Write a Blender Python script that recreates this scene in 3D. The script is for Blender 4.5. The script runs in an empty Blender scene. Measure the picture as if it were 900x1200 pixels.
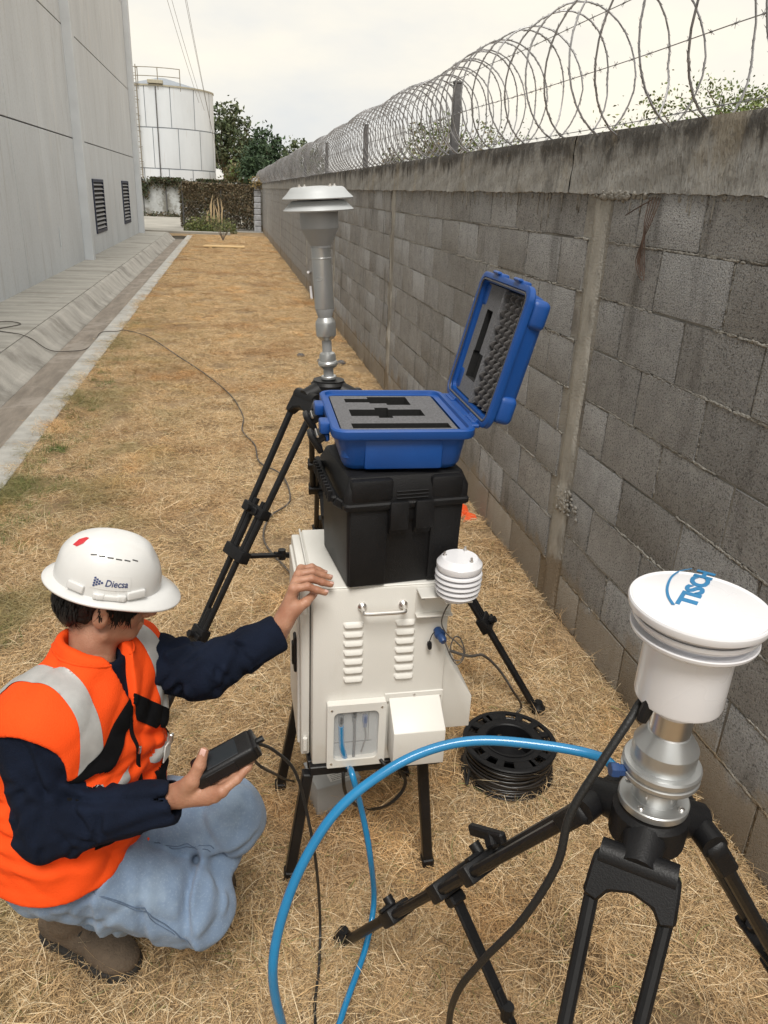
import bpy, bmesh, math, random
import numpy as np
from mathutils import Vector, Matrix

random.seed(7)
rng = np.random.default_rng(11)
S = bpy.context.scene
COL = S.collection
rad = math.radians

# ------------------------------------------------------------------ camera
cam_d = bpy.data.cameras.new("camera")
cam = bpy.data.objects.new("camera", cam_d)
COL.objects.link(cam)
S.camera = cam
cam_d.sensor_fit = 'VERTICAL'
cam_d.sensor_height = 36.0
cam_d.lens = 26.88
cam_d.clip_start = 0.05
cam_d.clip_end = 600
CR = Matrix(((0.98211994, 0.03363954, -0.18522634),
             (-0.18382804, 0.38351501, -0.90505441),
             (0.04059147, 0.92292178, 0.38284163)))
cam.matrix_world = Matrix.Translation((0, 0, 1.70)) @ CR.to_4x4()

# ------------------------------------------------------------------ sky and sun
SUN_EL, SUN_AZ = rad(60), rad(-170)      # azimuth from +Y towards +X
world = bpy.data.worlds.new("World")
S.world = world
world.use_nodes = True
wn, wl = world.node_tree.nodes, world.node_tree.links
wn.clear()
w_out = wn.new("ShaderNodeOutputWorld")
bg = wn.new("ShaderNodeBackground")
bg.inputs["Strength"].default_value = 0.1
sky = wn.new("ShaderNodeTexSky")
sky.sky_type = 'NISHITA'
sky.sun_disc = False
sky.sun_elevation = SUN_EL
sky.sun_rotation = SUN_AZ
sky.dust_density = 3.0
tc = wn.new("ShaderNodeTexCoord")
mp = wn.new("ShaderNodeMapping"); mp.inputs["Scale"].default_value = (1.0, 1.0, 2.6)
cn = wn.new("ShaderNodeTexNoise"); cn.inputs["Scale"].default_value = 2.0
cn.inputs["Detail"].default_value = 6; cn.inputs["Roughness"].default_value = 0.55
cr = wn.new("ShaderNodeValToRGB")
cr.color_ramp.elements[0].position = 0.36; cr.color_ramp.elements[0].color = (6.8, 6.85, 6.75, 1)
cr.color_ramp.elements[1].position = 0.62; cr.color_ramp.elements[1].color = (9.2, 8.5, 7.1, 1)
mx = wn.new("ShaderNodeMixRGB"); mx.inputs["Fac"].default_value = 0.93
wl.new(tc.outputs["Generated"], mp.inputs["Vector"]); wl.new(mp.outputs[0], cn.inputs["Vector"])
wl.new(cn.outputs["Fac"], cr.inputs["Fac"]); wl.new(sky.outputs[0], mx.inputs[1])
wl.new(cr.outputs[0], mx.inputs[2]); wl.new(mx.outputs[0], bg.inputs["Color"])
wl.new(bg.outputs[0], w_out.inputs["Surface"])

sun_d = bpy.data.lights.new("sun", 'SUN')
sun_d.energy = 2.25
sun_d.angle = rad(24)
sun_d.color = (1.0, 0.965, 0.91)
sun = bpy.data.objects.new("sun", sun_d)
COL.objects.link(sun)
sd = Vector((math.sin(SUN_AZ) * math.cos(SUN_EL), math.cos(SUN_AZ) * math.cos(SUN_EL), math.sin(SUN_EL)))
sun.rotation_euler = sd.to_track_quat('Z', 'Y').to_euler()

S.view_settings.view_transform = 'Standard'
S.view_settings.look = 'None'
S.view_settings.exposure = 0.34
S.view_settings.gamma = 1.0

# ------------------------------------------------------------------ materials
MATS = {}
def nodes_of(name):
    m = bpy.data.materials.new(name); m.use_nodes = True
    nt = m.node_tree
    return m, nt, nt.nodes, nt.links, nt.nodes["Principled BSDF"]

def M(name, col, rough=.6, metal=0., var=.12, scale=6., bump=0., bscale=80., coat=0., spec=.5, detail=4., world_pos=False, objvar=0., col2=None, stretch=None, sheen=0.):
    if name in MATS: return MATS[name]
    m, nt, N, L, P = nodes_of(name)
    P.inputs["Roughness"].default_value = rough
    P.inputs["Metallic"].default_value = metal
    P.inputs["Specular IOR Level"].default_value = spec
    P.inputs["Coat Weight"].default_value = coat
    P.inputs["Sheen Weight"].default_value = sheen
    if world_pos:
        g = N.new("ShaderNodeNewGeometry"); vec = g.outputs["Position"]
    else:
        t = N.new("ShaderNodeTexCoord"); vec = t.outputs["Object"]
    if stretch:
        mpn = N.new("ShaderNodeMapping"); mpn.inputs["Scale"].default_value = stretch
        L.new(vec, mpn.inputs["Vector"]); vec = mpn.outputs[0]
    n = N.new("ShaderNodeTexNoise"); n.inputs["Scale"].default_value = scale
    n.inputs["Detail"].default_value = detail; n.inputs["Roughness"].default_value = .6
    L.new(vec, n.inputs["Vector"])
    r = N.new("ShaderNodeValToRGB")
    c2 = col2 or tuple(min(1, c * (1 + var)) for c in col)
    c1 = tuple(c * (1 - var) for c in col)
    r.color_ramp.elements[0].position = .3; r.color_ramp.elements[0].color = (*c1, 1)
    r.color_ramp.elements[1].position = .7; r.color_ramp.elements[1].color = (*c2, 1)
    L.new(n.outputs["Fac"], r.inputs["Fac"])
    out = r.outputs["Color"]
    if objvar:
        oi = N.new("ShaderNodeObjectInfo"); mr = N.new("ShaderNodeMapRange")
        mr.inputs["To Min"].default_value = 1 - objvar; mr.inputs["To Max"].default_value = 1 + objvar
        L.new(oi.outputs["Random"], mr.inputs["Value"])
        vm = N.new("ShaderNodeVectorMath"); vm.operation = 'SCALE'
        L.new(out, vm.inputs[0]); L.new(mr.outputs[0], vm.inputs["Scale"]); out = vm.outputs[0]
    L.new(out, P.inputs["Base Color"])
    # a little roughness variation everywhere
    rr = N.new("ShaderNodeMapRange"); rr.inputs["To Min"].default_value = max(0.02, rough - .08); rr.inputs["To Max"].default_value = min(1, rough + .08)
    L.new(n.outputs["Fac"], rr.inputs["Value"]); L.new(rr.outputs[0], P.inputs["Roughness"])
    if bump:
        b = N.new("ShaderNodeBump"); b.inputs["Strength"].default_value = bump; b.inputs["Distance"].default_value = .01
        n2 = N.new("ShaderNodeTexNoise"); n2.inputs["Scale"].default_value = bscale; n2.inputs["Detail"].default_value = 5
        L.new(vec, n2.inputs["Vector"]); L.new(n2.outputs["Fac"], b.inputs["Height"]); L.new(b.outputs[0], P.inputs["Normal"])
    MATS[name] = m
    return m

def mask_mix(m, col, scale, lo, hi, zlo=None, zhi=None, stretch=None, strength=1.0, seed=0.):
    """lay a stain colour over a material: noise mask, optionally limited to a height band"""
    nt = m.node_tree; N, L = nt.nodes, nt.links; P = N["Principled BSDF"]
    src = P.inputs["Base Color"].links[0].from_socket
    g = N.new("ShaderNodeNewGeometry")
    mpn = N.new("ShaderNodeMapping"); mpn.inputs["Scale"].default_value = stretch or (1, 1, 1)
    mpn.inputs["Location"].default_value = (seed, seed * .7, seed * .3)
    L.new(g.outputs["Position"], mpn.inputs["Vector"])
    n = N.new("ShaderNodeTexNoise"); n.inputs["Scale"].default_value = scale; n.inputs["Detail"].default_value = 6
    n.inputs["Roughness"].default_value = .65
    L.new(mpn.outputs[0], n.inputs["Vector"])
    mr = N.new("ShaderNodeMapRange"); mr.interpolation_type = 'SMOOTHSTEP'
    mr.inputs["From Min"].default_value = lo; mr.inputs["From Max"].default_value = hi
    fac = None
    if zlo is not None:
        sp = N.new("ShaderNodeSeparateXYZ"); L.new(g.outputs["Position"], sp.inputs[0])
        zr = N.new("ShaderNodeMapRange"); zr.inputs["From Min"].default_value = zlo; zr.inputs["From Max"].default_value = zhi
        zr.inputs["To Min"].default_value = -.35; zr.inputs["To Max"].default_value = .35
        L.new(sp.outputs["Z"], zr.inputs["Value"])
        ad = N.new("ShaderNodeMath"); ad.operation = 'ADD'
        L.new(n.outputs["Fac"], ad.inputs[0]); L.new(zr.outputs[0], ad.inputs[1]); L.new(ad.outputs[0], mr.inputs["Value"])
    else:
        L.new(n.outputs["Fac"], mr.inputs["Value"])
    ml = N.new("ShaderNodeMath"); ml.operation = 'MULTIPLY'; ml.inputs[1].default_value = strength
    L.new(mr.outputs[0], ml.inputs[0])
    mix = N.new("ShaderNodeMixRGB"); mix.inputs[2].default_value = (*col, 1)
    L.new(ml.outputs[0], mix.inputs["Fac"]); L.new(src, mix.inputs[1]); L.new(mix.outputs[0], P.inputs["Base Color"])
    return m

# ------------------------------------------------------------------ object helpers
ORG = {}
def setp(o, label=None, cat=None, group=None, kind=None):
    if label: o['label'] = label
    if cat: o['category'] = cat
    if group: o['group'] = group
    if kind: o['kind'] = kind
    return o

def root(name, loc, label, cat, group=None):
    o = bpy.data.objects.new(name, None); COL.objects.link(o)
    o.empty_display_size = .1
    o.location = loc; ORG[o] = Vector(loc)
    return setp(o, label, cat, group)

def link(name, me, mat, parent=None, loc=None):
    o = bpy.data.objects.new(name, me); COL.objects.link(o)
    if mat is not None:
        if len(me.materials) == 0:
            for mm in (mat if isinstance(mat, (list, tuple)) else [mat]): me.materials.append(mm)
    if parent is not None: o.parent = parent
    if loc is not None: o.location = loc
    return o

def origin_of(parent):
    while parent is not None and parent not in ORG: parent = parent.parent
    return ORG[parent] if parent is not None else Vector((0, 0, 0))

def frame(z, x=(1, 0, 0)):
    """3x3 with given z axis"""
    z = Vector(z).normalized(); x = Vector(x)
    x = x - x.dot(z) * z
    if x.length < 1e-5: x = Vector((0, 1, 0)) - Vector((0, 1, 0)).dot(z) * z
    x.normalize(); y = z.cross(x)
    return Matrix((x, y, z)).transposed()

def rotz(a): return Matrix.Rotation(a, 3, 'Z')

def catmull(pts, n=8):
    P = [Vector(p) for p in pts]; P = [P[0] * 2 - P[1]] + P + [P[-1] * 2 - P[-2]]
    out = []
    for i in range(1, len(P) - 2):
        for k in range(n):
            t = k / n
            out.append(.5 * ((2 * P[i]) + (-P[i - 1] + P[i + 1]) * t + (2 * P[i - 1] - 5 * P[i] + 4 * P[i + 1] - P[i + 2]) * t * t + (-P[i - 1] + 3 * P[i] - 3 * P[i + 1] + P[i + 2]) * t ** 3))
    out.append(P[-2]); return out

class B:
    """collects shapes (world coordinates); build() links them as ONE mesh object"""
    def __init__(s): s.bm = bmesh.new()
    def box(s, c, d, R=None, bev=0., seg=1):
        b = bmesh.new(); bmesh.ops.create_cube(b, size=1.0)
        for v in b.verts: v.co = Vector((v.co.x * d[0], v.co.y * d[1], v.co.z * d[2]))
        if bev: bmesh.ops.bevel(b, geom=b.edges[:], offset=bev, segments=seg, profile=.5, affect='EDGES')
        s.add(b, c, R); return s
    def add(s, b, c=(0, 0, 0), R=None):
        mp_ = {}
        c = Vector(c)
        for v in b.verts:
            co = R @ v.co if R is not None else v.co
            mp_[v.index if False else v] = s.bm.verts.new(co + c)
        for f in b.faces:
            try: s.bm.faces.new([mp_[v] for v in f.verts])
            except ValueError: pass
        b.free(); return s
    def raw(s, verts, faces, c=(0, 0, 0), R=None):
        c = Vector(c)
        vs = [s.bm.verts.new((R @ Vector(v) if R is not None else Vector(v)) + c) for v in verts]
        for f in faces:
            try: s.bm.faces.new([vs[i] for i in f])
            except ValueError: pass
        return s
    def tube(s, pts, r, seg=10, cap=True, flat=None):
        pts = [Vector(p) for p in pts]; n = len(pts)
        rs = r if isinstance(r, (list, tuple)) else [r] * n
        t0 = (pts[1] - pts[0]).normalized()
        nrm = t0.orthogonal().normalized(); rings = []
        for i in range(n):
            t = (pts[min(i + 1, n - 1)] - pts[max(i - 1, 0)]).normalized()
            nrm = (nrm - nrm.dot(t) * t)
            nrm = nrm.normalized() if nrm.length > 1e-6 else t.orthogonal().normalized()
            bn = t.cross(nrm)
            rings.append([s.bm.verts.new(pts[i] + (nrm * math.cos(2 * math.pi * k / seg) + bn * math.sin(2 * math.pi * k / seg)) * rs[i]) for k in range(seg)])
        for i in range(n - 1):
            for k in range(seg):
                s.bm.faces.new((rings[i][k], rings[i][(k + 1) % seg], rings[i + 1][(k + 1) % seg], rings[i + 1][k]))
        if cap:
            s.bm.faces.new(rings[0][::-1]); s.bm.faces.new(rings[-1])
        return s
    def bar(s, a, b, w, h, up=(0, 0, 1), bev=0.):
        a, b = Vector(a), Vector(b); d = b - a
        R = frame(d, Vector(up).cross(d))
        return s.box((a + b) / 2, (w, h, d.length), R, bev)
    def lathe(s, prof, c, R=None, seg=32, sx=1., cap0=True, cap1=True):
        c = Vector(c); rings = []
        for (r, z) in prof:
            ring = []
            for k in range(seg):
                a = 2 * math.pi * k / seg
                p = Vector((r * math.cos(a) * sx, r * math.sin(a), z))
                ring.append(s.bm.verts.new((R @ p if R is not None else p) + c))
            rings.append(ring)
        for i in range(len(rings) - 1):
            for k in range(seg):
                s.bm.faces.new((rings[i][k], rings[i][(k + 1) % seg], rings[i + 1][(k + 1) % seg], rings[i + 1][k]))
        if cap0: s.bm.faces.new(rings[0][::-1])
        if cap1: s.bm.faces.new(rings[-1])
        return s
    def prism(s, poly, h, c=(0, 0, 0), R=None, bev=0.):
        """poly: 2d outline (x,y), extruded z 0..h"""
        b = bmesh.new()
        lo = [b.verts.new((x, y, 0)) for x, y in poly]; hi = [b.verts.new((x, y, h)) for x, y in poly]
        b.faces.new(lo[::-1]); b.faces.new(hi); n = len(poly)
        for i in range(n): b.faces.new((lo[i], lo[(i + 1) % n], hi[(i + 1) % n], hi[i]))
        bmesh.ops.recalc_face_normals(b, faces=b.faces[:])
        if bev: bmesh.ops.bevel(b, geom=b.edges[:], offset=bev, segments=1, profile=.5, affect='EDGES')
        return s.add(b, c, R)
    def build(s, name, mat, parent=None, smooth=35., loc=None, recalc=True):
        if recalc: bmesh.ops.recalc_face_normals(s.bm, faces=s.bm.faces[:])
        og = origin_of(parent) if parent is not None else (Vector(loc) if loc is not None else Vector((0, 0, 0)))
        if og.length > 0: bmesh.ops.translate(s.bm, vec=-og, verts=s.bm.verts[:])
        me = bpy.data.meshes.new(name); s.bm.to_mesh(me); s.bm.free()
        if not smooth: me.polygons.foreach_set('use_smooth', [False] * len(me.polygons))
        if smooth and len(me.polygons):
            me.polygons.foreach_set('use_smooth', [True] * len(me.polygons))
            me.set_sharp_from_angle(angle=rad(smooth))
        o = link(name, me, mat, parent, loc if parent is None else None)
        return o

def np_mesh(name, V, F, mat, parent=None, smooth=False, loc=None):
    og = origin_of(parent) if parent is not None else Vector(loc or (0, 0, 0))
    V = np.asarray(V, dtype=np.float32) - np.array(og, dtype=np.float32)
    F = np.asarray(F, dtype=np.int32); k = F.shape[1]
    me = bpy.data.meshes.new(name)
    me.vertices.add(len(V)); me.vertices.foreach_set('co', V.ravel())
    me.loops.add(F.size); me.loops.foreach_set('vertex_index', F.ravel())
    me.polygons.add(len(F)); me.polygons.foreach_set('loop_start', np.arange(0, F.size, k, dtype=np.int32))
    me.polygons.foreach_set('loop_total', np.full(len(F), k, dtype=np.int32))
    me.update(calc_edges=True); me.validate()
    me.polygons.foreach_set('use_smooth', [bool(smooth)] * len(me.polygons))
    return link(name, me, mat, parent, loc if parent is None else None)

def text_mesh(s, size, depth=.0005, bold=0.):
    c = bpy.data.curves.new("lettering", 'FONT'); c.body = s; c.size = size; c.extrude = depth
    c.align_x = 'LEFT'; c.offset = bold; c.resolution_u = 3
    o = bpy.data.objects.new("lettering", c); COL.objects.link(o)
    dg = bpy.context.evaluated_depsgraph_get()
    me = bpy.data.meshes.new_from_object(o.evaluated_get(dg))
    bpy.data.objects.remove(o)
    return me

# ---- implicit surfaces (used for bodies, cloth, boots): distance fields -> mesh
def rc(P, a, b, ra, rb):
    a = np.array(a, np.float32); b = np.array(b, np.float32); d = b - a
    t = np.clip(((P - a) @ d) / float(d @ d + 1e-12), 0, 1)
    return np.linalg.norm(P - a - t[..., None] * d, axis=-1) - (ra + (rb - ra) * t)
def ell(P, c, Rm, r):
    q = (P - np.array(c, np.float32)) @ np.array(Rm, np.float32)      # Rm columns are axes
    r = np.array(r, np.float32); k = np.linalg.norm(q / r, axis=-1)
    return (k - 1) * float(r.min())
def smin(a, b, k):
    h = np.clip(.5 + .5 * (b - a) / k, 0, 1)
    return b + (a - b) * h - k * h * (1 - h)
def smax(a, b, k=.006): return -smin(-a, -b, k)
def surfnet(f, lo, hi, h):
    lo = np.array(lo, np.float32); hi = np.array(hi, np.float32)
    n = np.ceil((hi - lo) / h).astype(int) + 1
    ax = [lo[i] + h * np.arange(n[i], dtype=np.float32) for i in range(3)]
    V = np.empty(n, np.float32)
    for i0 in range(0, n[0], 24):
        X = np.stack(np.meshgrid(ax[0][i0:i0 + 24], ax[1], ax[2], indexing='ij'), -1)
        V[i0:i0 + 24] = f(X)
    s = V < 0
    c = s[:-1, :-1, :-1].astype(np.int8)
    tot = np.zeros([k - 1 for k in n], np.int8)
    for dx in (0, 1):
        for dy in (0, 1):
            for dz in (0, 1):
                tot += s[dx:n[0] - 1 + dx, dy:n[1] - 1 + dy, dz:n[2] - 1 + dz]
    mixed = (tot > 0) & (tot < 8)
    idx = np.full(mixed.shape, -1, np.int32); ci = np.argwhere(mixed); idx[mixed] = np.arange(len(ci))
    acc = np.zeros((len(ci), 3), np.float64); cnt = np.zeros(len(ci))
    for a in range(3):
        for u in (0, 1):
            for v in (0, 1):
                o0 = [0, 0, 0]; o = [i for i in range(3) if i != a]; o0[o[0]] = u; o0[o[1]] = v
                p0 = ci + np.array(o0); o1 = list(o0); o1[a] = 1; p1 = ci + np.array(o1)
                v0 = V[p0[:, 0], p0[:, 1], p0[:, 2]]; v1 = V[p1[:, 0], p1[:, 1], p1[:, 2]]
                m = (v0 < 0) != (v1 < 0)
                t = np.zeros(len(ci)); t[m] = v0[m] / (v0[m] - v1[m])
                q = p0.astype(float); q[:, a] += t
                acc[m] += q[m]; cnt[m] += 1
    verts = lo + h * (acc / cnt[:, None])
    faces = []
    for a in range(3):
        b_, c_ = (a + 1) % 3, (a + 2) % 3
        sl0 = [slice(None)] * 3; sl1 = [slice(None)] * 3
        sl0[a] = slice(0, n[a] - 1); sl1[a] = slice(1, n[a])
        ch = s[tuple(sl0)] != s[tuple(sl1)]
        e = np.argwhere(ch)
        ok = (e[:, b_] > 0) & (e[:, c_] > 0) & (e[:, b_] < n[b_] - 1) & (e[:, c_] < n[c_] - 1)
        e = e[ok]
        if not len(e): continue
        q = []
        for db, dc in ((-1, -1), (0, -1), (0, 0), (-1, 0)):
            k = e.copy(); k[:, b_] += db; k[:, c_] += dc; q.append(idx[k[:, 0], k[:, 1], k[:, 2]])
        q = np.stack(q, 1)
        inside = s[e[:, 0], e[:, 1], e[:, 2]]
        q[~inside] = q[~inside][:, ::-1]
        faces.append(q)
    F = np.concatenate(faces); F = F[(F >= 0).all(1)]
    return verts.astype(np.float32), F
# ------------------------------------------------------------------ ground
m_soil = M("soil_straw", (.25, .175, .10), rough=.95, var=.3, scale=3.0, bump=.9, bscale=160, world_pos=True, detail=10, spec=.15, col2=(.46, .33, .195))
mask_mix(m_soil, (.16, .11, .065), 1.3, .52, .68, strength=.4)
mask_mix(m_soil, (.14, .15, .05), 1.1, .60, .72, strength=.4, seed=4.)
gv, gf = [], []
def quad(x0, x1, y0, y1, z=0.):
    i = len(gv); gv.extend([(x0, y0, z), (x1, y0, z), (x1, y1, z), (x0, y1, z)]); gf.append((i, i + 1, i + 2, i + 3))
quad(-450, -2.35, -20, 31); quad(-1.5, 450, -20, 31); quad(-450, 450, 31, 520); quad(-2.35, -1.5, 30.75, 31); quad(-450, 450, -450, -20)
g = np_mesh("ground", gv, gf, m_soil); setp(g, 'dry brown earth under the straw grass reaching out beyond the wall', 'ground', kind='structure')

m_conc = M("path_concrete", (.40, .385, .35), rough=.9, var=.22, scale=2.2, bump=.5, bscale=90, world_pos=True, detail=9, stretch=(.35, 3.0, 1), spec=.25)
mask_mix(m_conc, (.24, .225, .195), 2.0, .50, .66, strength=.6, stretch=(.5, 1.6, 1))
mask_mix(m_conc, (.52, .50, .46), 5.0, .55, .66, strength=.5, seed=7)
m_bank = M("bank_concrete", (.44, .42, .385), rough=.92, var=.22, scale=3.0, bump=.8, bscale=60, world_pos=True, detail=9, stretch=(.9, 1.5, .9), spec=.2)
mask_mix(m_bank, (.19, .175, .155), 1.6, .48, .66, strength=.6, stretch=(.9, 1.0, .9))
m_gut = M("gutter_bed_dirt", (.27, .235, .20), rough=.95, var=.25, scale=4.0, bump=.6, bscale=70, world_pos=True, detail=9, stretch=(2.5, .5, 1), spec=.2)
mask_mix(m_gut, (.40, .36, .32), 2.5, .52, .64, strength=.55)
m_kerb = M("kerb_concrete", (.46, .45, .42), rough=.9, var=.2, scale=6.0, bump=.7, bscale=90, world_pos=True, detail=9, spec=.2)
mask_mix(m_kerb, (.28, .26, .23), 2.6, .52, .66, strength=.6, seed=3)

RY = Matrix(((1, 0, 0), (0, 0, -1), (0, 1, 0)))       # local x->X, y->Z, z->-Y
def extr(name, prof, y0, y1, mat, parent, bev=.004):
    b = B(); b.prism(prof, y1 - y0, (0, y1, 0), RY, bev); return b.build(name, mat, parent, smooth=30)

pv = root("pavement", (-2.7, 12, 0), 'pale concrete pavement of separate slabs along the grey warehouse', None); pv['kind'] = 'structure'
y = -4.0
while y < 30.6:
    y1 = min(y + 2.42, 30.9)
    extr("slab", [(-3.30, -.1), (-2.262, -.1), (-2.262, .118), (-3.30, .122 + random.uniform(0, .004))], y, y1 - .012, m_conc, pv)
    y = y1
ch = root("drainage_channel", (-1.9, 12, 0), 'shallow concrete drainage channel with a sloping bank beside the pavement', None); ch['kind'] = 'structure'
y = -4.0
while y < 30.4:
    y1 = min(y + 1.21, 30.8)
    extr("bank_slab", [(-2.255, -.3), (-1.985, -.3), (-1.985, -.115), (-2.06, -.07), (-2.20, .085), (-2.255, .115)], y, y1 - .006, m_bank, ch)
    y = y1
y = -4.0
while y < 30.4:
    y1 = min(y + 4.8, 30.8)
    extr("gutter_bed", [(-1.99, -.3), (-1.50, -.3), (-1.50, -.105), (-1.66, -.11), (-1.99, -.122)], y, y1 - .006, m_gut, ch, bev=0)
    y = y1
extr("channel_lip", [(-1.655, -.2), (-1.62, -.2), (-1.62, -.06), (-1.655, -.075)], -4, 30.8, m_kerb, ch)
kb = root("kerb", (-1.47, 12, 0), 'pale concrete kerb strip between the drainage channel and the dry grass', None); kb['kind'] = 'structure'
y = -4.0
while y < 30.9:
    y1 = min(y + 1.02, 31.2)
    extr("kerb_stone", [(-1.585, -.3), (-1.375, -.3), (-1.372, .012 + random.uniform(0, .006)), (-1.565, .018), (-1.585, .004)], y, y1 - .007, m_kerb, kb)
    y = y1

# far end: concrete yard, rubble edge
m_yard = M("yard_concrete", (.34, .325, .29), rough=.95, var=.2, scale=.8, bump=.3, bscale=20, world_pos=True, detail=8)
b = B(); b.prism([(-30, 33.0), (-1.85, 33.0), (-1.2, 34.6), (30, 34.8), (30, 49.0), (-30, 49.0)], .03, (0, 0, -.01))
setp(b.build("road", m_yard), 'pale concrete road crossing behind the wire fence', None, kind='structure')
b = B(); b.prism([(-1.90, 31.0), (1.4, 31.0), (1.4, 31.0 + .001), (-1.9, 31.001)], .001)
b.bm.free()
b = B(); b.box((-2.6, 32.55, .03), (5.2, .35, .12), None, .02)
b.box((-1.93, 30.9, -.153), (.92, .16, .302))
setp(b.build("road_kerb", m_yard), 'low weathered concrete kerb where the channel meets the road', None, kind='structure')

# ------------------------------------------------------------------ dry grass
def strands(n, R, lmin, lmax, wmin, wmax, zmax, green=.04, up=.25, seg=5):
    """thin curled straw ribbons: returns verts, faces, colour per vertex"""
    base = np.stack([rng.normal(0, R * .5, n), rng.normal(0, R * .5, n), rng.uniform(0, zmax * .6, n)], 1)
    a = rng.uniform(0, 2 * np.pi, n); L = rng.uniform(lmin, lmax, n); w = rng.uniform(wmin, wmax, n)
    el = np.abs(rng.normal(0, up, n)); curl = rng.normal(0, 1.3, n); drop = rng.uniform(.2, 1.3, n)
    pts = [base]; hd = a.copy(); e = el.copy()
    for k in range(seg):
        hd = hd + curl / seg; 
        d = np.stack([np.cos(hd) * np.cos(e), np.sin(hd) * np.cos(e), np.sin(e)], 1) * (L / seg)[:, None]
        q = pts[-1] + d; q[:, 2] = np.maximum(q[:, 2], .001 + .006 * rng.random(n)); pts.append(q)
        e = e - drop / seg
    V = []; T = []
    for k in range(seg + 1):
        h = a + curl * k / seg
        s = np.stack([-np.sin(h), np.cos(h), np.zeros(n)], 1); s[:, 2] = rng.normal(0, .6)
        ww = (w * (1 - .75 * k / seg))[:, None]
        V += [pts[k] - s * ww / 2, pts[k] + s * ww / 2]
    V = np.stack(V, 1).reshape(-1, 3)
    F = []
    st = (seg + 1) * 2
    for k in range(seg):
        o = np.arange(n) * st + 2 * k
        F.append(np.stack([o, o + 1, o + 3, o + 2], 1))
    F = np.concatenate(F)
    pal = np.array([(.74, .53, .295), (.62, .43, .225), (.88, .72, .48), (.42, .28, .15), (.17, .115, .065), (.22, .25, .09)])
    pr = np.array([.28, .25, .18, .15, .14 - green, green]); pr = np.clip(pr, 0, 1); pr /= pr.sum()
    c = pal[rng.choice(6, n, p=pr)] * rng.uniform(.8, 1.15, (n, 1))
    C = np.repeat(np.concatenate([c, np.ones((n, 1))], 1), st, 0)
    return V, F, C

mg, nt, N, L_, Pn = nodes_of("dry_straw")
at = N.new("ShaderNodeAttribute"); at.attribute_name = "tint"
gg = N.new("ShaderNodeNewGeometry")
def noise_fac(scale, lo, hi, loc=0.):
    mpn = N.new("ShaderNodeMapping"); mpn.inputs["Location"].default_value = (loc, loc, 0)
    L_.new(gg.outputs["Position"], mpn.inputs["Vector"])
    n = N.new("ShaderNodeTexNoise"); n.inputs["Scale"].default_value = scale; n.inputs["Detail"].default_value = 5
    L_.new(mpn.outputs[0], n.inputs["Vector"])
    r = N.new("ShaderNodeMapRange"); r.interpolation_type = 'SMOOTHSTEP'
    r.inputs["From Min"].default_value = lo; r.inputs["From Max"].default_value = hi
    L_.new(n.outputs["Fac"], r.inputs["Value"]); return r.outputs[0]
def mixc(f, a, c, typ='MIX', k=1.0):
    mm = N.new("ShaderNodeMath"); mm.operation = 'MULTIPLY'; mm.inputs[1].default_value = k; L_.new(f, mm.inputs[0])
    x = N.new("ShaderNodeMixRGB"); x.blend_type = typ; L_.new(mm.outputs[0], x.inputs["Fac"]); L_.new(a, x.inputs[1]); x.inputs[2].default_value = (*c, 1); return x.outputs[0]
c0 = at.outputs["Color"]
c0 = mixc(noise_fac(.9, .50, .66), c0, (.70, .58, .50), 'MULTIPLY', .65)
c0 = mixc(noise_fac(1.7, .54, .66, 5.), c0, (1.16, 1.04, .88), 'MULTIPLY', .8)
# green survives in patches towards the kerb (x < -0.6)
sp = N.new("ShaderNodeSeparateXYZ"); L_.new(gg.outputs["Position"], sp.inputs[0])
xr = N.new("ShaderNodeMapRange"); xr.inputs["From Min"].default_value = -.2; xr.inputs["From Max"].default_value = -1.3
L_.new(sp.outputs["X"], xr.inputs["Value"])
gm = N.new("ShaderNodeMath"); gm.operation = 'MULTIPLY'; L_.new(xr.outputs[0], gm.inputs[0]); L_.new(noise_fac(1.6, .46, .60, 9.), gm.inputs[1])
yr = N.new("ShaderNodeMapRange"); yr.inputs["From Min"].default_value = 13.; yr.inputs["From Max"].default_value = 5.; L_.new(sp.outputs["Y"], yr.inputs["Value"])
gm2 = N.new("ShaderNodeMath"); gm2.operation = 'MULTIPLY'; L_.new(gm.outputs[0], gm2.inputs[0]); L_.new(yr.outputs[0], gm2.inputs[1])
c0 = mixc(gm2.outputs[0], c0, (.13, .155, .045), 'MIX', .75)
L_.new(c0, Pn.inputs["Base Color"]); Pn.inputs["Roughness"].default_value = .75; Pn.inputs["Specular IOR Level"].default_value = .25

clumps = bpy.data.collections.new("straw_clumps")
def clump(name, *a, **k):
    V, F, C = strands(*a, **k)
    me = bpy.data.meshes.new(name); me.from_pydata(V.tolist(), [], F.tolist())
    ca = me.color_attributes.new("tint", 'FLOAT_COLOR', 'POINT'); ca.data.foreach_set('color', C.astype(np.float32).ravel())
    me.materials.append(mg)
    o = bpy.data.objects.new(name, me); clumps.objects.link(o)
for k in range(6): clump("straw_clump", 300, .11, .025, .105, .0007, .0017, .020, .03, .30)
for k in range(2): clump("straw_clump", 70, .10, .05, .16, .0008, .0019, .03, .02, .45)
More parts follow.
